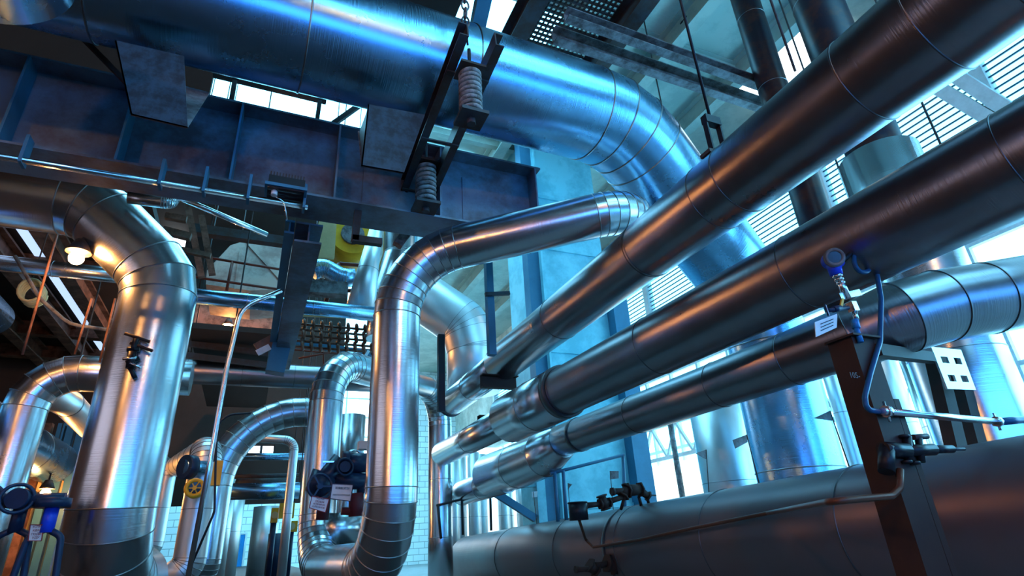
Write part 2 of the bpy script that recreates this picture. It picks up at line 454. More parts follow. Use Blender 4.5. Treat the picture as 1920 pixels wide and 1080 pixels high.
p1 = [V(4.06, -.4, 3.76), V(4.05, .9, 3.755), V(4.047, 1.35, 3.745), V(4.045, 1.9, 3.74), V(4.04, 3.25, 3.71), V(4.04, 3.6, 3.71), V(4.035, 4.75, 3.69), V(4.035, 4.8, 3.69), V(4.03, 7.0, 3.65), V(4.02, 9.35, 3.6)]
t = pipe('long_pipe', 'topmost of the long dusty pipes slanting across the right side', 'pipe', p1, .35, DUSTY, bend=0, seam=None, bead=.007, n=64,
     radii=lin([-1, 1.35, 1.9, 3.25, 3.6, 4.75, 4.8, 7, 9.35, 9.4, 12.5], [.40, .40, .385, .375, .37, .355, .345, .34, .34, .29, .285]),
     collars=[(V(4.01, 12.36, 3.54), (0, 1, 0), .31, .04), (V(4.01, 12.24, 3.545), (0, 1, 0), .30, .03)])
bm = bmesh.new(); sweep(bm, [V(4.02, 9.3, 3.6), V(4.015, 10.9, 3.57), V(4.01, 12.4, 3.54)], .29, 56, lap=.002, bead=.006); link('end_pipe', bm, [ALU, BAND], t)
p2 = [V(4.7, -.2, 2.83), V(4.58, 1.44, 2.78), V(4.45, 3.17, 2.72), V(4.29, 5.2, 2.65), V(4.13, 7.2, 2.58), V(4.12, 7.35, 2.575)]
t = pipe('long_pipe', 'second long dusty pipe down with a black clamp near its bright wide end', 'pipe', p2, .355, DUSTY, bend=0, seam=None, bead=.006, n=64,
         radii=lin([0, 7.2, 7.35, 9], [.375, .355, .385, .40]), collars=[(V(4.125, 7.28, 2.578), (-.08, 1, -.03), .40, .12)])
bm = bmesh.new(); sweep(bm, [V(4.118, 7.36, 2.574), V(4.06, 8.1, 2.55), V(4.0, 9.0, 2.52)], [.395, .405, .41], 64, lap=.002, bead=.006)
link('bright_jacket', bm, [ALU, BAND], t)
bm = bmesh.new(); sweep(bm, [V(4.0, 8.8, 2.52), V(4.05, 11.2, 2.53), V(4.1, 13.3, 2.55)], .27, 48, lap=.002, bead=.005); link('end_pipe', bm, [ALU, BAND], t)
p3 = [V(4.94, 1.2, 2.13), V(4.95, 3.0, 2.14), V(4.97, 5.0, 2.15), V(4.985, 6.7, 2.155), V(5.0, 8.4, 2.16), V(5.02, 11.0, 2.18)]
# third one turns right beyond the rough weld
q3 = [V(6.95, 2.35, 2.55), V(6.2, 2.68, 2.45), V(5.75, 2.86, 2.39), V(5.38, 3.02, 2.3), V(5.12, 3.35, 2.2), V(4.97, 3.95, 2.15), V(4.97, 5.0, 2.15), V(4.985, 6.7, 2.155), V(5.0, 8.4, 2.16), V(5.02, 10.6, 2.18)]
t = pipe('long_pipe', 'third long dusty pipe down, thicker and bent right beyond its rough welded joint', 'pipe', q3, .27, DUSTY, bend=0, seam=None, bead=.006, n=64,
         radii=lambda path: [.34, .34, .34, .335, .30, .275, .27, .27, .27, .27], collars=[(V(5.0, 8.4, 2.16), (0, 1, 0), .285, .09)])
bm = bmesh.new(); sweep(bm, [V(5.0, 9.0, 2.14), V(5.0, 9.75, 2.03), V(5.0, 11.0, 1.98), V(5.0, 12.5, 1.97)], [.285, .41, .44, .46], 64, lap=.002, bead=.006); link('wide_jacket', bm, [ALU, BAND], t)
bm = bmesh.new(); sweep(bm, [V(5.0, 11.6, 1.80), V(5.0, 13.0, 1.78), V(5.0, 14.5, 1.76), V(5.0, 14.62, 1.76)], [.30, .30, .30, .25], 56, lap=.002, bead=.005); link('round_end', bm, [ALU, BAND], t)
q4 = [V(5.9, y, .62 - .029 * y) for y in (-1.2, .8, 2.2, 4.2, 6.2, 8.2, 10.3, 13.2, 16.6)]
pipe('bottom_pipe', 'huge dull dark pipe lying low along the bottom right', 'pipe', q4, .62, DULL, bend=0, seam=None, bead=.009, n=72,
     collars=[(V(5.9, 8.5, .62 - .029 * 8.5), (0, 1, -.03), .635, .07)])
# ================================================================== CENTRE RISER
pipe('centre_riser', 'bright central riser bending over to the right and down into a bottom elbow', 'pipe',
     [on(1, 6.15, 1236, 438), V(4.12, 5.28, 4.56), V(1.5, 6.87, 4.18), V(1.5, 6.87, .38), V(1.10, 10.7, .36), V(1.09, 10.75, 3.88), V(4.37, 14.4, 4.35), V(4.37, 14.4, -.6)], .30, ALU,
     bend=[0, .55, .95, .85, .8, .9, .85, 0], seam=1.55, step=.17, bead=.006, lap=.002, n=56)

# ================================================================== LEFT RISER
LRx, LRy = -1.6, 9.2
pipe('left_riser', 'huge bright riser at left with a wide band elbow near its top', 'pipe',
     [V(-9.5, 9.2, 5.62), V(on(1, 9.2, 172, 384).x, 9.2, 5.62), V(LRx, LRy, 4.55), V(LRx, LRy, .35), V(-1.5, 11.0, .35)], .5, ALU,
     bend=[0, .75, .75, .9, 0], seam=2.4, step=.33, bead=.008, lap=.003, n=64)

# ================================================================== GIRDER AND ITS FITTINGS
gx1 = on(1, 6.6, 1003, 370).x; GZ0, GZ1 = 4.62, 5.86
bm = bmesh.new(); bx(bm, (-8, 6.59, GZ0 + .03), (gx1, 6.61, GZ1 - .03)); bx(bm, (-8, 6.3, GZ0), (gx1, 6.9, GZ0 + .03)); bx(bm, (-8, 6.35, GZ1 - .03), (gx1, 6.85, GZ1))
t = thing('plate_girder', 'deep dark blue-grey plate girder running under the overhead duct', 'girder', (0, 6.6, GZ0)); link('girder_body', bm, GIRD, t)
for px in (28, 240, 445, 632, 822, 999):
    x = on(1, 6.45, px, 200 + px * .15).x; link('stiffener', box((x - .012, 6.33, GZ0 + .03), (x + .012, 6.59, GZ1 - .03)), BLUEP if px < 500 else GIRD, t)  # blue light on the left stiffeners is put into their colour
for px, c in ((720, 0), (900, 0)):
    x = on(1, 6.57, px, 340).x; link('web_patch', box((x - .28, 6.575, GZ0 + .06), (x + .30, 6.59, GZ1 - .3)), GIRD, t)

# conduit clipped along the girder's lower flange
cz = on(1, 6.2, 300, 342).z
t = thing('conduit_run', 'pair of thin blue-silver conduits clipped below the girder flange', 'conduit', (-3, 6.2, cz))
for k in range(2):
    bm = bmesh.new(); cyl(bm, (-8, 6.2 + .07 * k, cz + .03 * k), (on(1, 6.2, 578, 380).x, 6.2 + .07 * k, cz + .03 * k), .028, n=14); link('conduit', bm, CHROME, t)
for px in (25, 300, 385, 470, 575):
    x = on(1, 6.2, px, 340).x; link('clip', box((x - .015, 6.16, cz - .04), (x + .015, 6.31, GZ0 + .06)), BLUEP, t)

# box brackets between girder and duct


def bracket(label, fr, y0, y1, slope):
    """open ended box bracket: front plate from four picture corners, sloping bottom plate"""
    P = [on(1, y0, *q) for q in fr]   # tl, tr, br, bl
    bk = on(1, y1, *slope[1]); sh = bk - P[slope[0]]
    Q = [V(p.x + sh.x, y1, p.z + (sh.z if i >= 2 else 0)) for i, p in enumerate(P)]
    t = thing('box_bracket', label, 'bracket', P[3], 'brackets under the overhead duct')
    def plate(name, a, b, c, d, off, mat=GREYST):
        bm = bmesh.new(); n = Vector(off); v = [bm.verts.new(p) for p in (a, b, c, d)]; u = [bm.verts.new(p + n) for p in (a, b, c, d)]
        bm.faces.new(v); bm.faces.new(u[::-1])
        for i in range(4): j = (i + 1) % 4; bm.faces.new((v[j], v[i], u[i], u[j]))
        bmesh.ops.recalc_face_normals(bm, faces=bm.faces); link(name, bm, mat, t)
    plate('front_plate', *P, (0, .015, 0), BRKT); plate('bottom_plate', P[3], P[2], Q[2], Q[3], (0, .0, .015)); plate('back_plate', *Q, (0, .015, 0)); plate('side_plate', P[0], P[3], Q[3], Q[0], (.015, 0, 0), STEEL)


bracket('left dark box bracket hanging under the overhead duct', [(215, 75), (345, 105), (352, 240), (245, 215)], 5.0, 5.75, (2, (393, 175)))
bracket('right blue-grey box bracket hanging under the overhead duct', [(690, 195), (797, 215), (757, 325), (677, 311)], 5.0, 5.75, (3, (671, 247)))

# ================================================================== TRAPEZE WITH SPRINGS
TZ = 5.50
xa = on(2, TZ, 865, 100).x; xb = xa + .27
t = thing('trapeze_hanger', 'pair of dark channel beams slung crosswise under the overhead duct', 'hanger', (xa, 5.4, TZ))
for x, s_ in ((xa - .03, -1), (xb, 1)):
    bm = bmesh.new(); extr(bm, (x, 4.0, TZ), (x, 6.95, TZ - .32), [(u * s_, v) for u, v in (chan(.10, .20, .015) if s_ > 0 else chan(.10, .20, .015)[::-1])]); link('channel_beam', bm, STEEL, t)
for y in (4.45, 5.5, 6.5): link('packing_plate', box((xa - .12, y, TZ - .12 - .108 * (y - 4)), (xb + .1, y + .05, TZ - .1 - .108 * (y - 4))), STEEL, t)


def spring(label, cx, cy, zt, zb, r, turns):
    t = thing('spring_hanger', label, 'spring', (cx, cy, zb), 'coil springs on the duct hanger')
    link('top_plate', (lambda b: (bx(b, (cx - r * 1.35, cy - r * 1.35, zt), (cx + r * 1.35, cy + r * 1.35, zt + .03)), bx(b, (cx - r * .6, cy - r * .6, zt + .03), (cx + r * .6, cy + r * .6, zt + .1)), b)[-1])(bmesh.new()), STEEL, t)
    link('bottom_plate', (lambda b: (bx(b, (cx - r * 1.4, cy - r * 1.4, zb - .04), (cx + r * 1.4, cy + r * 1.4, zb)), cyl(b, (cx, cy, zb - .1), (cx, cy, zb - .04), .05, n=6), b)[-1])(bmesh.new()), STEEL, t)
    wr = (zt - zb) / (turns * 2.9); pts = []
    for i in range(turns * 20 + 1):
        a = 2 * PI * i / 20; pts.append(V(cx + r * math.cos(a), cy + r * math.sin(a), zb + wr + (zt - zb - 2 * wr) * i / (turns * 20)))
    bm = bmesh.new(); sweep(bm, pts, wr, 10, True, share=True); link('coil', bm, COILM, t)
    bm = bmesh.new(); cyl(bm, (cx, cy, zb), (cx, cy, zt + .35), .02, n=12); link('rod', bm, STEEL, t)
    return t


sy = 4.35; a_ = on(1, sy, 884, 138); b_ = on(1, sy, 880, 218)
spring('upper coil spring hung from the chain at the near end of the duct hanger', (a_.x + b_.x) / 2, sy, a_.z, b_.z, .105, 9)
sy = 6.15; a_ = on(1, sy, 800, 312); b_ = on(1, sy, 797, 385)
spring('lower coil spring at the far end of the duct hanger over the girder flange', (a_.x + b_.x) / 2, sy, a_.z, b_.z, .115, 8)
# chain
c0 = on(1, 4.3, 877, 84); t = thing('hoist_chain', 'rusty hoist chain holding up the near end of the duct hanger', 'chain', c0)
bm = bmesh.new(); cyl(bm, c0, on(1, 4.3, 873, 40), .012, n=10); link('rod', bm, STEEL, t)
p0 = on(1, 4.3, 873, 44); p1_ = p0 + V(0, 0, 1); dz = .13
for k in range(14):
    bm = bmesh.new(); torus(bm, p0 + V(0, 0, .03 + dz * k), (1, 0, 0) if k % 2 else (0, 1, 0), .042, .013, 20, 8, sx=1.0 if k % 2 == 0 else 1.0, sy=1.9); link('chain_link', bm, GREYST, t)

# flood light on the girder, seen from below
fb = on(1, 6.1, 537, 350); t = thing('flood_light', 'black finned flood light with blue rim fixed to the girder face', 'floodlight', fb)
link('light_body', box((fb.x - .20, 6.05, fb.z - .03), (fb.x + .20, 6.28, fb.z + .1)), BLACK, t)
bm = bmesh.new()
for k in range(12): bx(bm, (fb.x - .19 + k * .033, 6.06, fb.z + .10), (fb.x - .175 + k * .033, 6.26, fb.z + .155))
link('cooling_fins', bm, STEEL, t); link('rim', box((fb.x - .23, 6.0, fb.z - .07), (fb.x + .23, 6.29, fb.z - .03)), BLUEP, t)
link('lens', box((fb.x - .2, 6.02, fb.z - .09), (fb.x + .2, 6.27, fb.z - .071)), GLASSD, t)
bm = bmesh.new(); cyl(bm, (fb.x - .12, 6.1, fb.z - .15), (fb.x - .12, 6.1, fb.z - .09), .035); link('cable_gland', bm, WHITE, t)
wire('lamp_cable', 'thin pale cable drooping from the flood light on the girder', 'cable', [(fb.x - .1, 6.1, fb.z - .16), (fb.x, 6.12, fb.z - .2), (fb.x + .05, 6.15, fb.z - .42)], .008, CHROME, .1)

# things over and behind the girder
def seg(y, a, b, w, h=None, mat=STEEL, name='steel_bar', label='', cat='bar', group=None, poly=None, y2=None):
    p = on(1, y, *a); q = on(1, y if y2 is None else y2, *b); return beam(name, label, p, q, poly or rect(w, h or w), mat, cat=cat, group=group)


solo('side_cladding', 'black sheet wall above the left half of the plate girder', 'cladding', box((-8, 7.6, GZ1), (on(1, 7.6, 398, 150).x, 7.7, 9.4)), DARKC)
solo('crane_beam', 'long brown beam seen low in the gap under the overhead duct', 'beam', box((-5, 15.0, ZC - .5), (2.4, 15.35, ZC - .01)), BROWNP)
g = 'dark frame members under the overhead duct'
seg(6.9, (400, 137), (612, 188), .1, .09, STEEL, 'frame_rail', 'dark rail running close under the overhead duct above the gap', group=g)
seg(6.9, (441, 148), (432, 200), .06, name='frame_post', label='short dark post at the left of the gap under the overhead duct', group=g)
seg(6.9, (600, 186), (593, 236), .06, name='frame_post', label='short dark post at the middle of the gap under the overhead duct', group=g)
seg(6.9, (676, 196), (617, 238), .07, name='frame_brace', label='diagonal dark brace at the right end of the gap under the duct', group=g)
seg(5.9, (150, 66), (238, 156), .05, .05, RUST, 'angle_brace', 'thin brown diagonal brace left of the left box bracket', 'brace')

# beams running away from the girder
g = 'beams running away behind the plate girder'
bz = GZ0 - .02
t = beam('floor_beam', 'broad dark blue beam running away from the girder to the far pipes', (on(2, bz, 583, 410).x, 6.95, bz - .15), (on(2, bz, 583, 410).x - .0, 13.0, bz - .15), ibeam(.34, .3), GIRD, group=g)
beam('floor_beam', 'narrower dark beam beside the broad blue one behind the girder', (on(2, bz, 553, 410).x - .05, 6.95, bz - .1), (on(2, bz, 553, 410).x - .05, 13.4, bz - .1), ibeam(.12, .2), BLUEP, group=g)
t = thing('steel_hanger', 'L shaped dark steel hanger below the girder left of the lower spring', 'hanger', on(1, 6.5, 670, 390))
bm = bmesh.new(); extr(bm, on(1, 6.5, 672, 388), on(1, 6.5, 665, 452), rect(.09, .09)); link('upright', bm, STEEL, t)
bm = bmesh.new(); extr(bm, on(1, 6.5, 660, 448), on(1, 6.5, 716, 455), rect(.09, .09)); link('foot', bm, STEEL, t)
seg(7.2, (790, 400), (745, 460), .12, .14, GREYST, 'stub_beam', 'short slanted stub of steel under the lower coil spring', 'beam')

# top right: double channel, grating, rods, ceiling ribs
za = 8.2
t = thing('channel_pair', 'rough grey double channel beam crossing above the overhead duct', 'beam', on(2, za, 1240, 130))
for dy, hh in ((0, .28), (-.42, .2)):
    p = on(2, za, 1035, 72); q = on(2, za, 1440, 208); bm = bmesh.new(); p.y += dy; q.y += dy
    q = p + (q - p) * 1.25; extr(bm, p, q, chan(.16, hh, .02)); link('channel', bm, GREYST, t)
solo('walkway_grating', 'dark perforated walkway grating above the channel beam', 'grating', (lambda b: ([bar(b, V(3.6 + .09 * k, 5.2, 8.9), V(3.6 + .09 * k, 8.4, 8.9), .015, .06) for k in range(14)], [bar(b, V(3.55, 5.2 + .10 * k, 8.9), V(4.85, 5.2 + .10 * k, 8.9), .03, .05) for k in range(33)], b)[-1])(bmesh.new()), STEEL)
g = 'dark beams beside the walkway grating'
for x, lb in ((3.35, 'left'), (5.05, 'right')):
    beam('walkway_beam', 'dark steel beam along the %s edge of the walkway grating' % lb, (x, 3.0, 8.75), (x, 8.9, 8.75), ibeam(.3, .5), STEEL, group=g)
beam('walkway_beam', 'blue lit dark beam crossing over the duct left of the walkway grating', (2.2, 4.4, 8.3), (2.75, 7.4, 8.3), rect(.22, .3), BLUEP, group=g)
solo('overhead_platform', 'dark platform plate above the overhead duct at the top centre', 'platform', box((-3, 5.2, 8.9), (2.3, 7.0, 9.0)), DARKC)
solo('hanging_tube', 'short open tube end hanging above the duct beside the chain', 'tube', (lambda b: (cyl(b, on(1, 6, 898, 10), on(1, 6, 898, 10) + V(0, 0, 1.5), .05), b)[-1])(bmesh.new()), GREYST)
g = 'pale ribs of the roof at top right'
for i, (x, lb) in enumerate(((6.3, 'first pale green roof rib right of the grating'), (9.0, 'second pale green roof rib behind the dark pipes'), (11.6, 'third pale green roof rib near the louvred wall'))):
    beam('roof_rib', lb, (x, -3, ZC - .35), (x, 30, ZC - .35), ibeam(.35, .7, .03, .05), PALEC, group=g)
for i, y in enumerate((3.0, 8.5, 14.0, 20.0)):
    beam('roof_purlin', 'pale roof purlin number %s from the camera across the right bay' % ('one', 'two', 'three', 'four')[i], (2.7, y, ZC - .2), (13.9, y, ZC - .2), ibeam(.2, .38, .02, .03), PALEC, group='pale purlins of the right roof bay')
t = thing('roof_hooks', 'pair of small black hooks on the pale ceiling', 'hook', on(2, ZC - .03, 1300, 38))
for q in ((1290, 36), (1284, 44)):
    bm = bmesh.new(); p = on(2, 9.6, *q); p = on(2, ZC - .2, *q); cyl(bm, p, p + V(.35, -.05, 0), .05); torus(bm, p, (0, 0, 1), .09, .04, 14, 6); link('hook', bm, BLACK, t)


def hanger_rod(label, a, b, yy, r=.018, clamp=True):
    p = on(1, yy, *a); q = on(1, yy, *b); q = V(p.x, p.y, q.z)
    t = thing('hanger_rod', label, 'rod', q, 'rods hanging in front of the right wall')
    bm = bmesh.new(); cyl(bm, V(p.x, p.y, ZC - .02), q, r, n=10); link('rod', bm, STEEL, t)
    return t, q


# hanger of the top pipe
hx = 4.042; hy = 3.42
t = thing('pipe_hanger', 'black rod and yoke hanger carrying the topmost long pipe', 'hanger', (hx, hy, 4.09))
bm = bmesh.new(); cyl(bm, (hx, hy, 4.62), (hx, hy, ZC - .01), .017, n=10); link('rod', bm, BLACK, t)
link('yoke', (lambda b: (bx(b, (hx - .10, hy - .03, 4.10), (hx - .08, hy + .03, 4.5)), bx(b, (hx + .08, hy - .03, 4.10), (hx + .10, hy + .03, 4.5)), bx(b, (hx - .10, hy - .04, 4.5), (hx + .10, hy + .04, 4.6)), b)[-1])(bmesh.new()), BLACK, t)
link('saddle', (lambda b: (bx(b, (hx - .2, hy - .07, 4.06), (hx + .2, hy + .07, 4.10)), b)[-1])(bmesh.new()), STEEL, t)
hx = 4.5; hy = 2.7
for (a, b, yy, lb) in (((1445, 0), (1510, 140), 3.6, 'rod hanging between the two dark vertical pipes at top'), ((1725, 185), (1757, 275), 3.9, 'rod hanging right of the round silver sleeve'), ((1567, 300), (1600, 380), 5.4, 'thin rod hanging left of the round silver sleeve'), ((1300, 480), (1318, 540), 8.0, 'rod with turnbuckle hanging behind the top long pipe')):
    hanger_rod('black ' + lb, a, b, yy)

# dark vertical pipes
def vpipe(label, x, y, z0, z1, r, mat, name='vertical_pipe', cat='pipe', group=None, seam=1.6):
    return pipe(name, label, cat, [V(x, y, z0), V(x, y, z1)], r, mat, bend=0, seam=seam, bead=.006, n=40, group=group)


vpipe('left one of two dark vertical pipes rising to the roof at top right', 7.82, 5.12, 2.6, ZC - .01, .25, DARKPIPE, group='dark vertical pipes')
sx, sy = 8.06, 4.02
t = vpipe('right dark vertical pipe that rises out of the round silver sleeve', sx, sy, on(1, 3.6, 1660, 312).z, ZC - .01, .375, DARKPIPE, group='dark vertical pipes')
sl = cylz((1582, 350), (1738, 300), .5); ztop = on(1, sl.y, 1655, 300).z
bpy.data.objects.remove(t)
vpipe('right dark vertical pipe that rises out of the round silver sleeve', sl.x, sl.y, ztop + .02, ZC - .01, .36, DARKPIPE, group='dark vertical pipes')
vpipe('big silver sleeve with a round top rim below the right dark pipe', sl.x, sl.y, -.6, ztop, .5, ALU, 'silver_sleeve', 'vessel')

g = 'silver vertical vessels behind the bottom pipe'
for a, b, r, z1, lb in (((1566, 790), (1602, 780), .17, 4.0, 'bright slim vertical pipe touching the left edge of the brown post'), ((1306, 850), (1408, 822), .55, 3.4, 'tall silver vertical vessel left of the brown post behind the bottom pipe'),
                        ((1640, 745), (1705, 742), .33, 4.0, 'narrow bright vertical pipe just right of the brown post'),
                        ((1716, 742), (1788, 735), .40, 3.6, 'ribbed bluish vertical pipe right of the bright one behind the bottom pipe')):
    c = cylz(a, b, r * (.8 if r == .40 else 1)); vpipe(lb, c.x, c.y, -.6, z1, r, WHITEP if r != .40 else ALU, 'vertical_vessel', 'vessel', g)

# ================================================================== CYAN CASING
cy = 13.0
cx0, cx1 = on(1, cy, 1015, 600).x, on(1, cy, 1186, 900).x
t = thing('boiler_casing', 'tall bright cyan steel casing behind the long pipes', 'casing', (cx0, cy, -.6))
link('casing_panel', box((cx0, cy, -.6), (cx1, cy + 2, ZC - .3)), CYANP, t)
for z in (1.2, 3.4, 5.2, 6.6, 8.4, 10.2): link('rib', box((cx0, cy - .06, z), (cx1, cy, z + .10)), CYANP, t)
link('corner_column', box((cx0 - .36, cy - .15, -.6), (cx0, cy + .2, ZC - .3)), BLUEP, t)
link('corner_column', box((cx1 - .1, cy - .35, -.6), (cx1 + .42, cy + .2, 8)), BLUEP, t)
link('edge_trim', box((cx0, cy - .3, -.6), (cx0 + .06, cy - .07, ZC - .3)), CYANP, t)
# platform bracket
bp = on(1, 12.5, 925, 905); bq = on(1, 12.5, 1010, 905)
t = thing('platform_bracket', 'blue triangular steel bracket below the round-ended pipe', 'bracket', bp)
bm = bmesh.new(); bar(bm, bp, V(bq.x, 12.5, bp.z), .14, .22); link('top_beam', bm, CYANP, t)
bm = bmesh.new(); bar(bm, on(1, 12.5, 930, 925), on(1, 12.5, 1003, 972), .12, .16); link('diagonal', bm, BLUEP, t)
bm = bmesh.new(); bar(bm, V(bq.x, 12.5, bp.z + .8), V(bq.x, 12.5, -.6), .22, .22); link('column', bm, CYANP, t)
bm = bmesh.new(); bar(bm, bp + V(.05, 0, .15), bp + V(.35, 0, .15), .2, .15); link('saddle', bm, STEEL, t)
solo('junction_box', 'dark blue junction box on the end of the platform bracket', 'box', box(on(1, 12.2, 985, 900), on(1, 12.37, 1003, 880)), NAVY)


def rail(label, y, pts, posts, mat=BLUEP, r=.03):
    P = [on(1, y, *q) for q in pts]; t = thing('handrail', label, 'railing', P[0])
    bm = bmesh.new()
    for a, b in zip(P, P[1:]): cyl(bm, a, b, r, n=10)
    link('top_rail', bm, mat, t)
    for a, b in posts:
        bm = bmesh.new(); cyl(bm, on(1, y, *a), on(1, y, *b), r * 1.1, n=10); link('post', bm, mat, t)
    return t


rail('blue handrail in front of the cyan casing above the bottom pipe', 9.5, [(1032, 888), (1170, 853)], [((1168, 853), (1172, 960)), ((1056, 882), (1062, 975)), ((1040, 886), (1046, 978))])
rail('thin grey handrail behind the left end of the bottom pipe', 14, [(818, 948), (862, 937), (925, 922)], [((821, 948), (827, 1010)), ((866, 937), (868, 1003)), ((919, 922), (921, 995))], STEEL)
g = 'row of silver vertical pipes in the gap left of the cyan casing'
for i, px in enumerate((850, 872, 890, 912, 945, 962, 980)):
    c = on(1, 17.5, px, 960); vpipe('silver upright pipe number %s from the left behind the thin grey handrail' % ('one', 'two', 'three', 'four', 'five', 'six', 'seven')[i], c.x, 17.5 + .4 * (i % 2), -.6, 3.2, .19, WHITEP, 'upright_pipe', group=g)
solo('white_screen', 'white sheet panel, made to glow, behind the row of silver upright pipes', 'panel', box((on(1, 19, 838, 960).x, 19, -.6), (on(1, 19, 1000, 960).x, 19.1, 3.6)), emit('glowing_sheet', (.62, .88, 1.0), 1.3))  # sheet made to glow, its brightness is emission

# far partition and white trusses seen right of the casing
solo('pale_partition', 'stained pale partition wall, given a glow, low between casing and silver vessel', 'partition', box((13.5, 9.5, -.6), (13.6, 26, 2.75)), emit('glowing_partition', (.85, .92, .82), .75))  # partition glows by itself in place of light falling on it
g = 'white lattice roof trusses seen below the third long pipe'
for k, (xx, zz, lb) in enumerate(((13.2, 2.9, 'nearer white lattice truss above the pale partition'), (13.75, 4.3, 'farther white lattice truss above the pale partition'))):
    y0_, y1_ = 9.5, 26; bm = bmesh.new(); bar(bm, V(xx, y0_, zz), V(xx, y1_, zz), .12); bar(bm, V(xx, y0_, zz + 1.1), V(xx, y1_, zz + 1.1), .12); n = 12
    for i in range(n):
        a_, b_ = y0_ + (y1_ - y0_) * i / n, y0_ + (y1_ - y0_) * (i + 1) / n; bar(bm, V(xx, a_, zz), V(xx, (a_ + b_) / 2, zz + 1.1), .09); bar(bm, V(xx, (a_ + b_) / 2, zz + 1.1), V(xx, b_, zz), .09)
    for y in (y0_, y1_): bar(bm, V(xx, y, -.6), V(xx, y, zz + 1.1), .15)
    solo('lattice_truss', lb, 'truss', bm, WHITES, g)
g = 'white diagonal braces in front of the louvred wall'
for (p_, q_, lb) in (((1700, 130), (1872, 232), 'lower white diagonal brace across the louvred wall'), ((1720, 95), (1890, 205), 'upper white diagonal brace across the louvred wall')):
    beam('wall_brace', lb, on(0, 13.6, *p_), on(0, 13.6, *q_), rect(.28, .28), WHITES, cat='brace', group=g)
c = on(1, 15, 1266, 850); t = vpipe('grey post with a thicker collar between casing and silver vessel', c.x, 15, -.6, 4.2, .09, GREYST, 'pipe_post', 'post')
c = on(1, 8, 918, 560)
t = thing('steel_column', 'slim dark steel column with a side arm right of the white elbow pipe', 'column', (c.x, 8, -.6)); bm = bmesh.new(); bar(bm, V(c.x, 8, on(1, 8, 905, 665).z), V(c.x, 8, 5.6), .12, .12, up=(0, 1, 0)); link('shaft', bm, BLUEP, t)
bm = bmesh.new(); bar(bm, on(1, 7.9, 910, 552), on(1, 7.9, 955, 550), .06); link('side_arm', bm, STEEL, t)
c = on(1, 9, 827, 690)
beam('steel_column', 'black vertical steel member just right of the central riser', (c.x, 9, 2.6), (c.x, 9, on(1, 9, 825, 628).z), rect(.11, .1), BLACK, cat='column')
# tiny channel supports between the first two pipes
for (a, b, yy, lb) in (((900, 716), (968, 732), 9.2, 'brown channel support between the two upper long pipes'), ((895, 792), (960, 800), 10.3, 'brown channel support between the bright pipe ends')):
    p = on(1, yy, *a); q = on(1, yy, *b); beam('channel_support', lb, p, V(q.x, yy, p.z), chan(.14, .24, .02), RUST, cat='support', group='brown supports at the lower ends of the long pipes')
# white elbow pipe behind the riser
pipe('pale_elbow_pipe', 'over-bright white pipe slanting down behind the central riser bend', 'pipe', [Vector(CP) + (V(*p) - Vector(CP)) * 1.45 for p in ((2.35, 10.0, 8.0), (2.35, 9.95, 5.25), (3.42, 9.6, 4.4), (3.55, 9.6, 3.9), (3.55, 9.6, 3.1))], .70, WHITEP, bend=[0, .5, .6, .4, 0], seam=2.2, n=48)
pipe('tall_silver_pipe', 'tall silver vertical pipe behind the bend of the central riser', 'pipe', [V(2.75, 12.45, 9.8), V(2.75, 12.45, 7.2), V(2.45, 12.45, 6.0), V(2.45, 12.45, 5.0)], .42, ALU, bend=.4, seam=1.2, n=48)

# ================================================================== BROWN POST AND INSTRUMENT
pc = cylz((1567, 650), (1641, 640), .13)
PX, PY = pc.x, pc.y
pz = on(1, PY, 1600, 642).z
t = thing('steel_post', 'dark rust-brown channel post standing in front of the bottom pipe', 'post', (PX, PY, -.6))
bm = bmesh.new(); extr(bm, V(PX - .05, PY, -.6), V(PX - .05, PY, pz), [(-.12, -.10), (.12, -.10), (.12, .10), (.10, .10), (.10, -.08), (-.10, -.08), (-.10, .10), (-.12, .10)], up=(0, 1, 0)); link('channel_shaft', bm, RUST, t)
cu = bpy.data.curves.new('lettering', 'FONT'); cu.body = '105-'; cu.size = .06; cu.extrude = .001; o = bpy.data.objects.new('lettering', cu); COL.objects.link(o)
bpy.context.view_layer.update(); me = bpy.data.meshes.new_from_object(o); bpy.data.objects.remove(o); me.materials.append(GREYST)
o = bpy.data.objects.new('lettering', me); COL.objects.link(o); o.parent = t; lp0 = on(1, PY - .103, 1594, 708); o.location = lp0 - Vector(t['_base']); o.rotation_euler = (PI / 2, 0, 0)
link('cap_plate', box((PX - .2, PY - .14, pz), (PX + .10, PY + .1, pz + .015)), RUST, t)
link('side_gusset', (lambda b: (extr(b, V(PX + .075, PY - .1, pz - .45), V(PX + .075, PY - .1, -.6), angle(.06, .012)), b)[-1])(bmesh.new()), RUST, t)
# transmitter
iy = PY - .12
I = lambda a, b, dy=0: on(1, iy + dy, a, b)
hc = I(1560, 487); t = thing('pressure_transmitter', 'bright blue round pressure transmitter with grey glass-faced cap on its stem', 'instrument', I(1600, 640))
ax_ = (V(-.62, -.74, -.18)).normalized()
bm = bmesh.new(); cyl(bm, hc - ax_ * .055, hc + ax_ * .045, .068, n=32); cyl(bm, hc - ax_ * .09, hc - ax_ * .055, .055, .068, n=32); cyl(bm, hc + V(.01, .01, -.13), hc + V(.0, 0, -.03), .045, .055, n=24); cyl(bm, hc + V(.02, 0, .0), hc + V(.125, .02, .0), .032, n=20); link('housing', bm, BLUEE, t)
cp = bmesh.new(); cyl(cp, hc + ax_ * .045, hc + ax_ * .078, .074, n=36); torus(cp, hc + ax_ * .078, ax_, .058, .014, 36, 8); o = link('cap', cp, GREYST, t)
gl = bmesh.new(); cyl(gl, hc + ax_ * .070, hc + ax_ * .081, .045, n=32); link('glass', gl, GLASSD, o)
bm = bmesh.new(); s0 = hc + V(.0, 0, -.13); s1 = I(1590, 560)
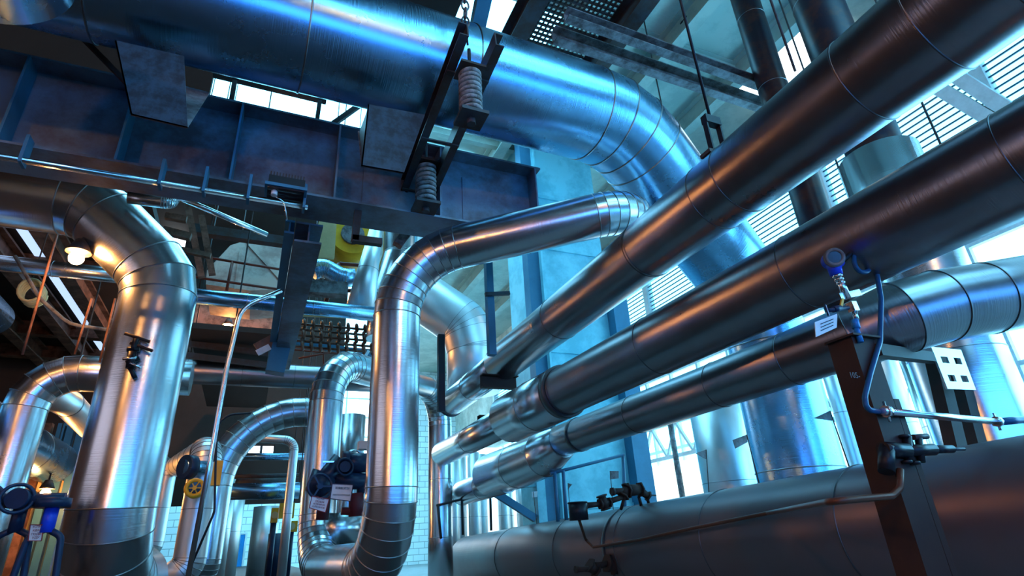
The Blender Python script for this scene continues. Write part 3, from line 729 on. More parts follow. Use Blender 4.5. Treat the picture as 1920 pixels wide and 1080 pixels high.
for k in range(3): cyl(bm, s0.lerp(s1, k * .14), s0.lerp(s1, k * .14 + .10), .036 - .002 * k, n=20)
cyl(bm, s0, s1, .028, n=18); link('neck', bm, CHROME, t)
bm = bmesh.new(); bar(bm, I(1575, 556), I(1613, 548), .01, .05); link('mounting_plate', bm, CHROME, t)
bm = bmesh.new(); a = I(1592, 560); b = I(1602, 584); bar(bm, a.lerp(b, .3), b, .055, .055); cyl(bm, b, I(1606, 600), .018, n=12); link('valve_block', bm, CHROME, t)
bm = bmesh.new(); cyl(bm, I(1590, 577), I(1552, 582), .016, n=14); cyl(bm, I(1575, 578), I(1562, 580), .024, n=14); cyl(bm, I(1546, 570), I(1553, 592), .006, n=8); link('valve_handle', bm, NAVY, t)
bm = bmesh.new(); bar(bm, I(1580, 560), I(1577, 574), .012, .02); link('yellow_tag', bm, YEL, t)
bm = bmesh.new(); cyl(bm, I(1602, 600), I(1606, 616), .028, n=6); cyl(bm, I(1605, 614), I(1614, 642), .018, .022, n=16); link('blue_coupling', bm, paint('coupling_blue', (.02, .22, .55), .35), t)
bm = bmesh.new(); cyl(bm, hc + V(.12, .02, 0), I(1612, 460), .02, n=14); link('cable_gland', bm, BLACK, t)
bm = bmesh.new(); bar(bm, I(1606, 452), I(1630, 466), .012, .022); link('yellow_label', bm, YEL, t)
# tag plate
a, b, c_, d_ = I(1528, 604), I(1570, 588), I(1569, 614), I(1530, 632)
t = thing('tag_plate', 'small white tag plate with dark lines hanging left of the instrument', 'sign', d_)


def quad(name, pts, mat, parent, th=.006, dirn=(0, 1, 0)):
    bm = bmesh.new(); n = Vector(dirn) * th; v = [bm.verts.new(p) for p in pts]; u = [bm.verts.new(p + n) for p in pts]
    bm.faces.new(v); bm.faces.new(u[::-1])
    for i in range(4): j = (i + 1) % 4; bm.faces.new((v[j], v[i], u[i], u[j]))
    bmesh.ops.recalc_face_normals(bm, faces=bm.faces); return link(name, bm, mat, parent)


pl = quad('plate', (a, b, c_, d_), WHITE, t)
for k in range(3):
    f = .28 + .22 * k; p = a.lerp(d_, f).lerp(b.lerp(c_, f), .22) + V(0, -.004, 0); q = a.lerp(d_, f).lerp(b.lerp(c_, f), .8) + V(0, -.004, 0); bm = bmesh.new(); bar(bm, p, q, .002, .006); link('text_line', bm, INKB, pl)
bm = bmesh.new(); cyl(bm, I(1548, 572), I(1555, 592), .005, n=8); link('wire_tie', bm, WHITE, t)
# cable of the transmitter: loop and long hose down to the bright conduit
wire('instrument_cable', 'dark blue cable looping from the transmitter down to the bright conduit', 'cable',
     [I(1612, 460), I(1603, 468), I(1600, 490), I(1608, 508), I(1625, 512), I(1632, 500), I(1622, 476), I(1608, 458), I(1622, 462), I(1642, 500), I(1652, 560), I(1650, 640), I(1632, 700), I(1621, 745), I(1625, 768), I(1655, 773)], .019, HOSE, .12, n=12)
t = thing('bright_conduit', 'bright polished conduit tube running right from the brown post', 'conduit', I(1660, 773, -.03))
e0, e1 = I(1655, 771, -.03), on(1, iy + .1, 1875, 791)
bm = bmesh.new(); cyl(bm, e0, e1, .026, n=18); link('tube', bm, CHROME, t)
for q in (e0.lerp(e1, .03), e0.lerp(e1, .97)):
    bm = bmesh.new(); cyl(bm, q - V(.02, 0, 0), q + V(.02, 0, 0), .042, n=8); cyl(bm, q + V(0, 0, -.07), q + V(0, 0, .07), .01, n=8); link('clamp', bm, CHROME, t)
bm = bmesh.new(); cyl(bm, e1, e1 + V(.3, -.04, .02), .03, n=14); link('hose_tail', bm, HOSE, t)
# frame right of the post with a holed plate
t = thing('pipe_bracket', 'rusty bracket right of the brown post with a pale four-holed plate', 'bracket', on(1, 3.4, 1760, 760))
bm = bmesh.new(); bar(bm, on(1, PY + .1, 1640, 657), on(1, 3.4, 1752, 672), .09, .10); link('arm', bm, RUST, t)
bm = bmesh.new(); bar(bm, on(1, 3.5, 1752, 668), on(1, 3.5, 1800, 870), .17, .12, up=(0, 1, 0)); link('strut', bm, RUST, t)
bm = bmesh.new(); bar(bm, on(1, 3.6, 1790, 672), on(1, 3.6, 1838, 860), .16, .12, up=(0, 1, 0)); link('strut', bm, RUST, t)
# plate built with four real openings
pa, pb, pc_, pd = on(1, 3.3, 1746, 650), on(1, 3.3, 1802, 656), on(1, 3.3, 1830, 731), on(1, 3.3, 1777, 729)
bm = bmesh.new(); U = [0, .18, .42, .62, .86, 1]; Vv = [0, .22, .38, .66, .82, 1]
gpt = lambda u, v: pa.lerp(pb, u).lerp(pd.lerp(pc_, u), v)
for i in range(5):
    for j in range(5):
        if i in (1, 3) and j in (1, 3): continue
        q = [gpt(U[i], Vv[j]), gpt(U[i + 1], Vv[j]), gpt(U[i + 1], Vv[j + 1]), gpt(U[i], Vv[j + 1])]; v1 = [bm.verts.new(p) for p in q]; v2 = [bm.verts.new(p + V(0, .02, 0)) for p in q]
        bm.faces.new(v1); bm.faces.new(v2[::-1])
        for k in range(4): kk = (k + 1) % 4; bm.faces.new((v1[kk], v1[k], v2[k], v2[kk]))
link('holed_plate', bm, WHITEP, t)

# ================================================================== BOTTOM PIPE FITTINGS
B0 = V(5.9, 0, .62); BD = V(0, 1, -.029)


def onp4(px, py, lift=0):
    h = hitcyl(B0, BD, .62 + lift, px, py); return h


def valve(label, yv, body, handles, stubs, cups=(), name='small_valve'):
    """stem valve lying in the plane y = yv: barrel pieces with hexagon collars, handles, stub legs and cups"""
    q = lambda p: on(1, yv, *p)
    t = thing(name, label, 'valve', q(body[0][0])); bm = bmesh.new()
    for a, b, r in body:
        r *= 1.25; a, b = q(a), q(b); cyl(bm, a, b, r, r * .85, n=14); d = (b - a).normalized()
        cyl(bm, a - d * .012, a + d * .014, r * 1.35, n=6); cyl(bm, b - d * .012, b + d * .014, r * 1.3, n=6)
    link('valve_body', bm, RUST, t)
    for a, b, r in handles: bm = bmesh.new(); cyl(bm, q(a), q(b), r, n=10); link('handle', bm, STEEL, t)
    for a, b in stubs: bm = bmesh.new(); cyl(bm, q(a), q(b) + V(0, .12, -.03), .025, n=10); link('stub_leg', bm, RUST, t)
    for lo, hi in cups:
        a, b = q(lo), q(hi); bm = bmesh.new(); cyl(bm, V((a.x + b.x) / 2, yv, a.z), V((a.x + b.x) / 2, yv, b.z), abs(b.x - a.x) / 2, n=20); torus(bm, V((a.x + b.x) / 2, yv, b.z), (0, 0, 1), abs(b.x - a.x) / 2, .012, 20, 6); link('cup', bm, BLACK, t)
    return t


yv1 = onp4(1185, 965).y - .05; yv2 = onp4(1140, 1058).y - .12
valve('rusty valve with a dark cup standing on top of the bottom pipe', yv1, [((1098, 948), (1125, 945), .035), ((1125, 945), (1142, 942), .05), ((1128, 930), (1136, 954), .05), ((1142, 940), (1168, 932), .035), ((1148, 922), (1172, 920), .04), ((1168, 930), (1176, 914), .06), ((1176, 920), (1200, 918), .075), ((1200, 920), (1215, 930), .05)],
      [((1215, 928), (1230, 929), .012), ((1146, 922), (1152, 922), .055)], [((1198, 932), (1212, 950)), ((1212, 930), (1227, 946)), ((1170, 935), (1172, 950))], [((1070, 976), (1098, 942))])
valve('dark brown valve on the lower front of the bottom pipe', yv2, [((1080, 1068), (1110, 1066), .035), ((1105, 1060), (1118, 1070), .07), ((1118, 1062), (1140, 1056), .04), ((1138, 1056), (1166, 1062), .085), ((1166, 1062), (1200, 1064), .04), ((1150, 1068), (1172, 1072), .05)],
      [((1196, 1064), (1206, 1064), .02)], [((1158, 1050), (1184, 1032)), ((1170, 1056), (1200, 1036))])
t = thing('small_valve', 'black valve cluster with tee handle clamped to the brown post', 'valve', I(1690, 880))
bm = bmesh.new()
for a, b, r in (((1662, 838), (1662, 885), .05), ((1655, 842), (1700, 845), .05), ((1700, 845), (1750, 843), .04), ((1750, 843), (1785, 842), .028), ((1700, 818), (1705, 865), .03), ((1722, 822), (1728, 866), .024)): cyl(bm, I(*a), I(*b), r, n=14)
for a in ((1695, 818), (1700, 866), (1715, 868)): torus(bm, I(*a), (0, 0, 1), .025, .012, 16, 6)
link('valve_body', bm, BLACK, t)
bm = bmesh.new(); cyl(bm, I(1780, 842), I(1808, 842), .012, n=8); cyl(bm, I(1712, 820), I(1738, 818), .02, n=10); link('handle', bm, STEEL, t)
# copper impulse tube
q = [on(1, yv1, 1086, 975), onp4(1098, 1012, .16), onp4(1112, 1026, .12), onp4(1200, 1012, .10), onp4(1300, 990, .10), onp4(1440, 962, .10), I(1560, 940), I(1672, 930), I(1688, 915), I(1688, 880)]
wire('impulse_tube', 'thin rust-brown tube running along the bottom pipe from the cupped valve to the post', 'tube', q, .022, COPPER, .06, n=12)
# flags
g = 'metal tag flags on rods standing on the bottom pipe'


def flag(label, base, top, shape, w):
    y = hitcyl(B0, BD, .60, base[0], base[1] + 12).y + .25
    b = on(1, y, *base); tp = on(1, y, *top); t = thing('tag_flag', label, 'tag', V(b.x, b.y, b.z - .1), g)
    bm = bmesh.new(); cyl(bm, b - V(0, 0, .1), tp, .007, n=8); link('rod', bm, STEEL, t)
    P = [on(1, y, top[0] + u, top[1] + v) for u, v in shape]; bm = bmesh.new(); v1 = [bm.verts.new(p) for p in P]; v2 = [bm.verts.new(p + V(0, .006, 0)) for p in P]; bm.faces.new(v1); bm.faces.new(v2[::-1])
    for i in range(len(P)): j = (i + 1) % len(P); bm.faces.new((v1[j], v1[i], v2[i], v2[j]))
    bmesh.ops.recalc_face_normals(bm, faces=bm.faces); link('flag_plate', bm, w, t)


flag('triangular grey tag flag left of the silver vessel', (1327, 915), (1324, 843), [(0, 0), (-20, 7), (0, 18)], GREYST)
flag('square brown-grey tag flag in front of the silver vessel', (1422, 898), (1400, 815), [(0, 0), (-26, 10), (-21, 26), (2, 14)], GREYST)
flag('triangular grey tag flag just left of the brown post', (1588, 860), (1556, 770), [(0, 0), (-30, 14), (5, 19)], GREYST)
flag('square purple-grey tag flag in front of the cyan casing', (1149, 950), (1144, 883), [(0, 0), (16, 0), (16, 14), (0, 16)], GREYST)
flag('small pointed tag flag at the left edge of the cyan casing', (1069, 965), (1065, 906), [(0, 0), (8, 2), (0, 12)], GREYST)
flag('small white square tag flag on the left part of the bottom pipe', (1006, 975), (1000, 922), [(-3, 0), (8, -1), (7, 10), (-2, 11)], WHITE)

# ================================================================== LEFT SIDE PIPES
la = on(1, 11.3, 35, 800).x
pipe('elbow_pipe', 'bright pipe coming from behind the big left riser and bending down at the left edge', 'pipe', [V(-1.2, 11.3, 3.55), V(la + .02, 11.3, 3.55), V(la, 11.3, -.0)], .3, ALU, bend=.62, seam=1.3, step=.3, n=48)
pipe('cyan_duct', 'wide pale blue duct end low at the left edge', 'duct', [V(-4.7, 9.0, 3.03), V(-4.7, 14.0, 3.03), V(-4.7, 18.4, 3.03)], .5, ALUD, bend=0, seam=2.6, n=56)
pipe('tapered_pipe', 'pale blue pipe slanting down behind the left edge elbow', 'pipe', [on(0, -3.7, 70, 725), on(0, -3.6, 128, 757), on(0, -3.45, 170, 800)], .26, WHITEP, bend=.3, seam=None, n=40)
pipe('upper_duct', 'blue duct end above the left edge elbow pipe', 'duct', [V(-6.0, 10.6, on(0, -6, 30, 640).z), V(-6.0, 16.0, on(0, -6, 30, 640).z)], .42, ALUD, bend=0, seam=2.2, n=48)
# pipes right of the left riser
k2 = cylz((303, 850), (338, 850), .21)
pipe('side_pipe', 'pale cyan pipe standing close behind the right side of the left riser', 'pipe', [V(k2.x - .5, k2.y, 3.1), V(k2.x, k2.y, 2.75), V(k2.x, k2.y, .95), V(k2.x - .35, k2.y, .35)], .21, WHITEP, bend=[0, .35, .3, 0], seam=1.0, n=40, step=.3)
k3 = on(1, 12.0, 380, 900)
pipe('side_pipe', 'short bright pipe with an elbow between the left riser and the yellow motor', 'pipe', [V(k2.x + .15, k2.y + .2, on(1, 12, 350, 800).z), V(k3.x, 12.0, on(1, 12, 378, 845).z), V(k3.x, 12.0, .5), V(k3.x - .35, 12.0, .2)], .26, WHITEP, bend=[0, .25, .25, 0], seam=1.0, n=40)
kx = on(1, 13.2, 402, 930).x
pipe('arch_pipe', 'cyan-silver arch pipe with many ring seams left of the centre riser', 'pipe', [V(1.6, 13.2, 3.42), V(kx, 13.2, 3.42), V(kx - .02, 13.2, .3), V(kx - .5, 13.7, .25)], .31, ALU, bend=[0, 1.55, .3, 0], seam=1.2, step=.16, n=48)
pipe('cross_pipe', 'brown-tinted horizontal pipe crossing behind both risers', 'pipe', [V(-3.2, 16.56, 5.12), V(3.4, 16.56, 5.12)], .33, DUSTY, bend=0, seam=1.3, n=40)
pipe('cross_pipe', 'slim blue-grey horizontal pipe below the red railings', 'pipe', [on(1, 10.6, 330, 552), V(on(1, 10.6, 700, 590).x, 10.6, on(1, 10.6, 330, 552).z)], .14, ALUD, bend=0, seam=1.1, n=32)
pipe('orange_elbow', 'short orange-lit pipe elbow below the girder conduits', 'pipe', [on(1, 8.6, 240, 370), on(1, 8.6, 318, 381), on(1, 8.9, 326, 372)], .09, ALU, bend=.1, seam=None, n=28)
pipe('sloping_conduit', 'bright sloping conduit between the girder and the beige hopper', 'conduit', [on(1, 8.8, 335, 370), on(1, 9.6, 500, 440)], .045, CHROME, bend=0, seam=None, n=20)
# long bent conduit
t = thing('bent_conduit', 'thin bright conduit bent at its top, dropping beside the left riser', 'conduit', on(1, 7.4, 358, 1075))
bm = bmesh.new(); sweep(bm, fillet([on(1, 7.4, 528, 545), on(1, 7.4, 452, 576), on(1, 7.4, 425, 690), on(1, 7.4, 395, 858), on(1, 7.4, 352, 1085)], .35, .2), .027, 16, True, share=True); link('tube', bm, CHROME, t)
wire('down_cable', 'dark cable falling beside the bent conduit to the floor', 'cable', [on(1, 8.2, 470, 775), on(1, 8.2, 408, 778), on(1, 8.2, 404, 880), on(1, 8.2, 402, 960), on(1, 8.2, 350, 1080)], .014, BLACK, .2)
# instrument valve on the left riser
t = thing('sample_valve', 'black drain valve with two handwheels fixed to the face of the left riser', 'valve', on(1, 8.65, 248, 700))
W_ = lambda a, b, y=8.62: on(1, y, a, b)
bm = bmesh.new()
for a, b, r in (((256, 636), (248, 660), .04), ((248, 660), (244, 690), .055), ((244, 690), (254, 710), .03), ((238, 655), (262, 655), .035), ((236, 680), (262, 672), .03)): cyl(bm, W_(*a), W_(*b), r, n=14)
cyl(bm, W_(248, 660), V(-1.6, 9.2, W_(248, 660).z), .03, n=10); link('valve_body', bm, BLACK, t)
for a, b in (((234, 625), (281, 641)), ((244, 643), (286, 658))):
    bm = bmesh.new(); cyl(bm, W_(*a), W_(*b), .022, n=10); link('handwheel', bm, RUST, t)
for a, b in (((230, 673), (256, 671)), ((244, 680), (264, 690))):
    bm = bmesh.new(); cyl(bm, W_(*a, 8.55), W_(*b, 8.55), .018, n=10); link('lever', bm, CHROME, t)

# ================================================================== LEFT BACKGROUND: DECK, BEAMS, LAMPS
g = 'brown beams under the upper deck at left'
za = 7.15
xs = [-5.72, -4.62, -7.02]
for x, lb in zip(xs, ('left of the pale roof strip', 'right of the pale roof strip', 'with a grey box along it')):
    beam('deck_beam', 'brown deck beam running away at left, ' + lb, (x, 7.8, za), (x, 23.8, za), ibeam(.32, .5, .04, .05), BROWNP, group=g)
for y, lb in ((11.5, 'nearest'), (15.5, 'second'), (20.5, 'third'), (23.0, 'farthest')):
    beam('cross_beam', lb + ' brown cross beam under the left deck', (XL + .2, y, za + .15), (DX - .1, y, za + .15), ibeam(.3, .5, .03, .04), BROWNP, group='brown cross beams of the left deck')
xa_, xb_ = on(2, DECKZ - .03, 22, 416).x, on(2, DECKZ - .03, 70, 425).x
struct('window_8', box((xa_, 8, DECKZ - .05), (xb_, 23.5, DECKZ - .005)), emit('pale_skylight', (0.50, 0.68, 1.0), .8))
pipe('lamp_pipe', 'warm lit horizontal pipe under the deck behind the sodium lamp', 'pipe', [V(-7, 11.4, on(1, 11.4, 60, 500).z), V(-2.0, 11.4, on(1, 11.4, 60, 500).z)], .14, ALU, bend=0, seam=1.5, n=28)


def sodium(label, loc, r=.07, group=None, arm=None):
    t = thing('sodium_lamp', label, 'lamp', loc, group); x, y, z = loc
    link('housing', (lambda b: (cyl(b, (x, y + .02, z + .10), (x, y + .02, z + .30), .16, .07, n=20), b)[-1])(bmesh.new()), STEEL, t)
    bm = bmesh.new(); bmesh.ops.create_uvsphere(bm, u_segments=16, v_segments=10, radius=r, matrix=Matrix.Translation(loc)); link('bulb', bm, WARMP, t)
    bm = bmesh.new(); cyl(bm, (x, y + .02, z + .22), arm or (x, y + .02, z + .9), .02, n=8); link('stem', bm, STEEL, t)
    return t


lp = on(1, 9.0, 143, 484)
sodium('glaring orange lamp beside the elbow of the left riser', lp, .095, arm=(lp.x, 11.3, on(1, 11.4, 60, 500).z))
sodium('assumed orange lamp low behind the blue valves at the left edge', on(1, 17.2, 85, 925), .10)  # assumed source of the orange glow at lower left
sodium('assumed orange lamp behind the beige hopper', V(-1.2, 18.0, 6.9), .13)  # no bulb visible there, assumed and added to light the orange wall strip
sodium('assumed unseen orange lamp high on the left behind the viewer', V(-6.5, -2.0, 6.5), .12)  # unseen lamp, assumed from and added for orange streaks on the long pipes
sodium('assumed unseen orange lamp low at the left behind the viewer', V(-3.2, -2.2, 3.2), .10, arm=(-3.2, -2.2, 6))  # out of view, assumed and added to put warm light on the bottom pipe
sodium('assumed unseen orange lamp high near the back wall behind the viewer', V(2.5, -5.5, 7.4), .12)  # another lamp out of view, added for the orange pipe streaks
for (a, b, y, lb) in (((110, 430), (42, 665), 9.9, 'left'), ((172, 560), (140, 665), 10.2, 'middle'), ((216, 560), (187, 680), 10.4, 'right')):
    p = on(1, y, *a); q = on(1, y, *b); wire('drop_rod', 'thin %s hanging rod in front of the lamp lit deck' % lb, 'rod', [p, q], .018, BROWNP, 0, 'hanging rods left of the riser')
wire('sagging_conduit', 'bent conduit under the deck running down to the right', 'conduit', [on(1, 11, 28, 480), on(1, 11, 75, 560), on(1, 11, 130, 608), on(1, 11, 215, 620)], .03, GREYST, .4)
bm = bmesh.new(); e_ = on(1, 12.5, 55, 542); pts = [e_ + V(.18 * math.cos(a) * 1, .0 + .012 * a, .22 * math.sin(a)) for a in [i * .4 for i in range(80)]]; sweep(bm, pts, .025, 8, True, share=True); solo('cable_coil', 'orange lit coil of cable hung under the left deck', 'cable coil', bm, YELB)
# warm wall area low at left
solo('beige_wall_panel', 'orange lit wall panel behind the blue valves at far left', 'panel', box((-13.5, 19.5, -.1), (-2.9, 19.7, 2.6)), YELB)
for i, px in enumerate((45, 68, 92, 117, 135, 155)):
    p = on(1, 18.8, px, 800); beam('wall_stud', 'upright steel stud number %s from the left behind the left edge pipes' % ('one', 'two', 'three', 'four', 'five', 'six')[i], (p.x, 18.8, 0), (p.x, 18.8, 4.1), rect(.16, .2), BROWNP if i < 3 else BLUEP, cat='stud', group='upright studs at far left')
beam('glowing_beam', 'cream beam glowing orange above the assumed lamp at the lower left edge', on(1, 19.1, -60, 866), on(1, 19.1, 130, 922), rect(.5, .4), YELB)
# blue valves with yokes
g = 'blue yoke valves at the bottom left corner'
for i, (px, yy, lb) in enumerate(((30, 8.6, 'left blue yoke valve with round disc at the bottom left corner'), (88, 8.35, 'right blue yoke valve beside the left riser foot'))):
    c = on(1, yy, px + 12, 945); t = thing('yoke_valve', lb, 'valve', (c.x, yy, .0), g)
    bm = bmesh.new(); cyl(bm, (c.x, yy, c.z - .04), (c.x, yy, c.z + .06), .17, n=24); cyl(bm, (c.x - .3, yy, c.z + .05), (c.x + .1, yy, c.z + .05), .07, n=16); link('gear_head', bm, NAVY, t)
    bm = bmesh.new(); cyl(bm, (c.x, yy, c.z - .3), (c.x, yy, c.z - .04), .07, n=16); link('stem', bm, BLUEE if i else NAVY, t)
    for s_ in (-1, 1):
        bm = bmesh.new(); sweep(bm, fillet([V(c.x, yy, c.z - .26), V(c.x + s_ * .15, yy, c.z - .34), V(c.x + s_ * .19, yy, c.z - .75), V(c.x + s_ * .1, yy, .02)], .1, .3), .035, 12, True, share=True); link('yoke_arm', bm, NAVY, t)
    bm = bmesh.new(); torus(bm, (c.x - .32, yy - .1, c.z + .06), (.4, -1, .1), .15, .02, 28, 8); cyl(bm, (c.x - .32, yy - .12, c.z + .06), (c.x - .30, yy + .02, c.z + .06), .11, n=20); link('handwheel', bm, NAVY, t)
    link('base_flange', (lambda b: (cyl(b, (c.x, yy, .0), (c.x, yy, .16), .2, n=24), b)[-1])(bmesh.new()), STEEL, t)


def sign(label, corners, y, lines, frame=INKR, off=.01):
    P = [on(1, y, *q) for q in corners]; t = thing('warning_sign', label, 'sign', P[3])
    pl = quad('board', P, WHITE, t, .012)
    bm = bmesh.new()
    for i in range(4): bar(bm, P[i] + V(0, -.004, 0), P[(i + 1) % 4] + V(0, -.004, 0), .008, .012, up=(0, 1, 0))
    link('border', bm, frame, t)
    X_ = (P[1] - P[0]); Y_ = (P[3] - P[0]); n = len(lines)
    for i, (tx, size, m, w_) in enumerate(lines):
        cu = bpy.data.curves.new('lettering', 'FONT'); cu.body = tx; cu.size = 1; cu.align_x = 'CENTER'; cu.extrude = .01; cu.materials.append(m)
        o = bpy.data.objects.new('lettering', cu); COL.objects.link(o); o.parent = t
        bpy.context.view_layer.update(); me = bpy.data.meshes.new_from_object(o); wd = max(o.dimensions.x, .01)
        bpy.data.objects.remove(o); o = bpy.data.objects.new('lettering', me); COL.objects.link(o); o.parent = t
        sx_ = X_.length * w_ / wd; sz_ = Y_.length * size
        xd = X_.normalized(); yd = -(Y_.normalized()); nd = V(0, -1, 0)
        c0 = P[0] + X_ * .5 + Y_ * ((i + .82) / (n + .35)) + V(0, -.008, 0) - Vector(t['_base'])
        o.matrix_local = Matrix(((xd.x * sx_, yd.x * sz_, 0, c0.x), (xd.y * sx_, yd.y * sz_, -1 * .2, c0.y), (xd.z * sx_, yd.z * sz_, 0, c0.z), (0, 0, 0, 1)))
    return t


sign('small white notice with red lines beside the blue valves at bottom left', [(57, 984), (83, 984), (78, 1014), (53, 1014)], 8.3, [('УСПН', .2, INKR, .6), ('КВН', .2, INKR, .5), ('ПОДВ', .2, INKR, .65), ('УДУ', .2, INKR, .5)])
# ================================================================== CENTRE LOW: VALVE ASSEMBLY, SIGNS, TANK
vy = 8.2
t = thing('gate_valve', 'big dark blue valve with handwheels left of the central riser', 'valve', on(1, vy, 640, 960))
w_ = lambda a, b, d=0: on(1, vy + d, a, b)
bm = bmesh.new(); cyl(bm, w_(645, 868), w_(690, 868), .13, n=24); cyl(bm, w_(628, 900), w_(690, 903), .11, n=24); cyl(bm, w_(680, 890), w_(680, 925), .08, n=16); cyl(bm, w_(640, 865), w_(582, 925), .14, .1, n=24); cyl(bm, w_(610, 892), w_(588, 928), .19, .13, n=24); link('valve_body', bm, NAVY, t)
bm = bmesh.new(); torus(bm, w_(647, 875, -.25), (.25, -1, .1), .105, .016, 28, 8); cyl(bm, w_(647, 875, -.3), w_(647, 875, .1), .07, n=20); cyl(bm, w_(642, 858, -.1), w_(655, 858, -.1), .08, n=14); link('handwheel', bm, NAVY, t)
bm = bmesh.new(); wc = w_(600, 912, -.35); torus(bm, wc, (.2, -1, .15), .15, .018, 32, 8); cyl(bm, wc - V(0, .03, 0), wc + V(0, .3, .02), .035, n=12)
for k in range(3): a = k * 2.1; bar(bm, wc, wc + V(math.cos(a) * .15, 0, math.sin(a) * .15), .02)
link('handwheel', bm, NAVY, t)
bm = bmesh.new(); bar(bm, w_(605, 866, -.1), w_(645, 866, -.1), .03, .02); link('lever', bm, CHROME, t)
for k in range(2):
    bm = bmesh.new(); sweep(bm, fillet([w_(651, 853, -.05), w_(655 + 4 * k, 845, -.05), w_(668, 844, 0), w_(690, 855 + 5 * k, 0)], .06, .3), .012, 8, True, share=True); link('tube', bm, CHROME, t)
bm = bmesh.new(); cyl(bm, w_(668, 925), w_(668, 968), .1, n=20); cyl(bm, w_(640, 958), w_(692, 960), .05, n=12); link('valve_stem', bm, paint('maroon', (.12, .02, .03), .5), t)
bm = bmesh.new(); cyl(bm, w_(610, 925), w_(604, 975), .08, n=16); link('strut', bm, paint('maroon2', (.10, .03, .04), .5), t)
sign('larger white notice plate hung on the dark blue valve', [(623, 907), (662, 909), (657, 940), (619, 935)], 7.5, [('ЛСЯИК УТТИ', .22, INKB, .68), ('КНКТССС РУССКИЙ', .13, GREYST, .8)], INKB)
sign('smaller white notice plate with red lines hung below the blue handwheel', [(585, 930), (617, 936), (610, 961), (580, 952)], 7.5, [('УСТИ', .19, INKB, .45), ('СЕДОЯ', .19, INKR, .5), ('КЛЕМНИ', .19, INKR, .65), ('КЛЕННОЕ', .19, INKR, .7)])
c = cylz((590, 980), (684, 985), .40)
vpipe('short silver tank below the dark blue valve', c.x, c.y + .35, .68, on(1, c.y, 640, 962).z, .42, ALU, 'silver_tank', 'tank')
c = cylz((643, 830), (690, 830), .25)
vpipe('silver vertical pipe between the small arch and the central riser', c.x, 12.9, 0, on(1, 12.9, 660, 780).z, .3, ALU, 'upright_tank', 'pipe')
solo('instrument_box', 'small white instrument box beside the central riser', 'box', box(on(1, 7.6, 674, 826), on(1, 7.75, 688, 845)), WHITE)

# ================================================================== CENTRE BACKGROUND
YM = 24.0
mz = on(1, YM, 470, 945).z
wall_with_holes('wall_mezzanine', 1, YM, .2, -13.9, 3.0, mz, ZC - .01,
                [(on(1, YM, 438, 840).x, on(1, YM, 515, 840).x, on(1, YM, 470, 852).z, on(1, YM, 470, 833).z),
                 (on(1, YM, 640, 700).x, on(1, YM, 700, 700).x, on(1, YM, 560, 700).z, on(1, YM, 560, 645).z),
                 (on(1, YM, 300, 450).x, on(1, YM, 352, 450).x, on(1, YM, 330, 505).z, on(1, YM, 330, 385).z),
                 (on(1, YM, 380, 420).x, on(1, YM, 545, 420).x, on(1, YM, 450, 432).z, on(1, YM, 450, 384).z)], DARKC)
for i, (a, b, c_, d_) in enumerate(((438, 515, 852, 833), (640, 700, 700, 645), (300, 352, 505, 385), (380, 545, 432, 384))):
    m_ = (a + b) / 2
    if i == 1: z0_, z1_ = on(1, YM, 560, 700).z, on(1, YM, 560, 645).z
    elif i == 0: z0_, z1_ = on(1, YM, 470, 852).z, on(1, YM, 470, 833).z
    elif i == 2: z0_, z1_ = on(1, YM, 330, 505).z, on(1, YM, 330, 385).z
    else: z0_, z1_ = on(1, YM, 450, 432).z, on(1, YM, 450, 384).z
    zm = (z0_ + z1_) / 2
    window_band('window_%d' % (10 + i), 1, YM + .12, on(1, YM, a, (c_ + d_) / 2).x, on(1, YM, b, (c_ + d_) / 2).x, z0_, z1_, SKYW, (3, 3, 1, 5)[i], (1, 2, 3, 2)[i], fw=.09, fmat=STEEL, deep=.05)
# beige hopper
hy = 15.0
out = [(492, 441), (548, 447), (545, 540), (470, 545), (386, 533), (388, 507), (432, 460)]
P = [on(1, hy, *q) for q in out]; bm = bmesh.new(); v1 = [bm.verts.new(p) for p in P]; v2 = [bm.verts.new(p + V(0, 2.2, .0)) for p in P]; bm.faces.new(v1); bm.faces.new(v2[::-1])
for i in range(len(P)): j = (i + 1) % len(P); bm.faces.new((v1[j], v1[i], v2[i], v2[j]))
bmesh.ops.recalc_face_normals(bm, faces=bm.faces)
t = thing('sheet_hopper', 'large beige-pink sheet metal hopper with a chamfered side behind red rails', 'hopper', P[4]); link('hopper_body', bm, CANVAS, t)
for a, b in (((462, 455), (530, 530)), ((450, 470), (440, 542))):
    bm = bmesh.new(); bar(bm, on(1, hy - .02, *a), on(1, hy - .02, *b), .03); link('seam', bm, CANVAS, t)
g = 'red-brown railings in the centre background'


def rails(label, y, rows, posts, r=.035, mat=REDP):
    t = thing('railing', label, 'railing', on(1, y, *rows[0][0]), g)
    for a, b in rows: bm = bmesh.new(); cyl(bm, on(1, y, *a), on(1, y, *b), r, n=8); link('rail', bm, mat, t)
    for a, b in posts: bm = bmesh.new(); cyl(bm, on(1, y, *a), on(1, y, *b), r, n=8); link('post', bm, mat, t)


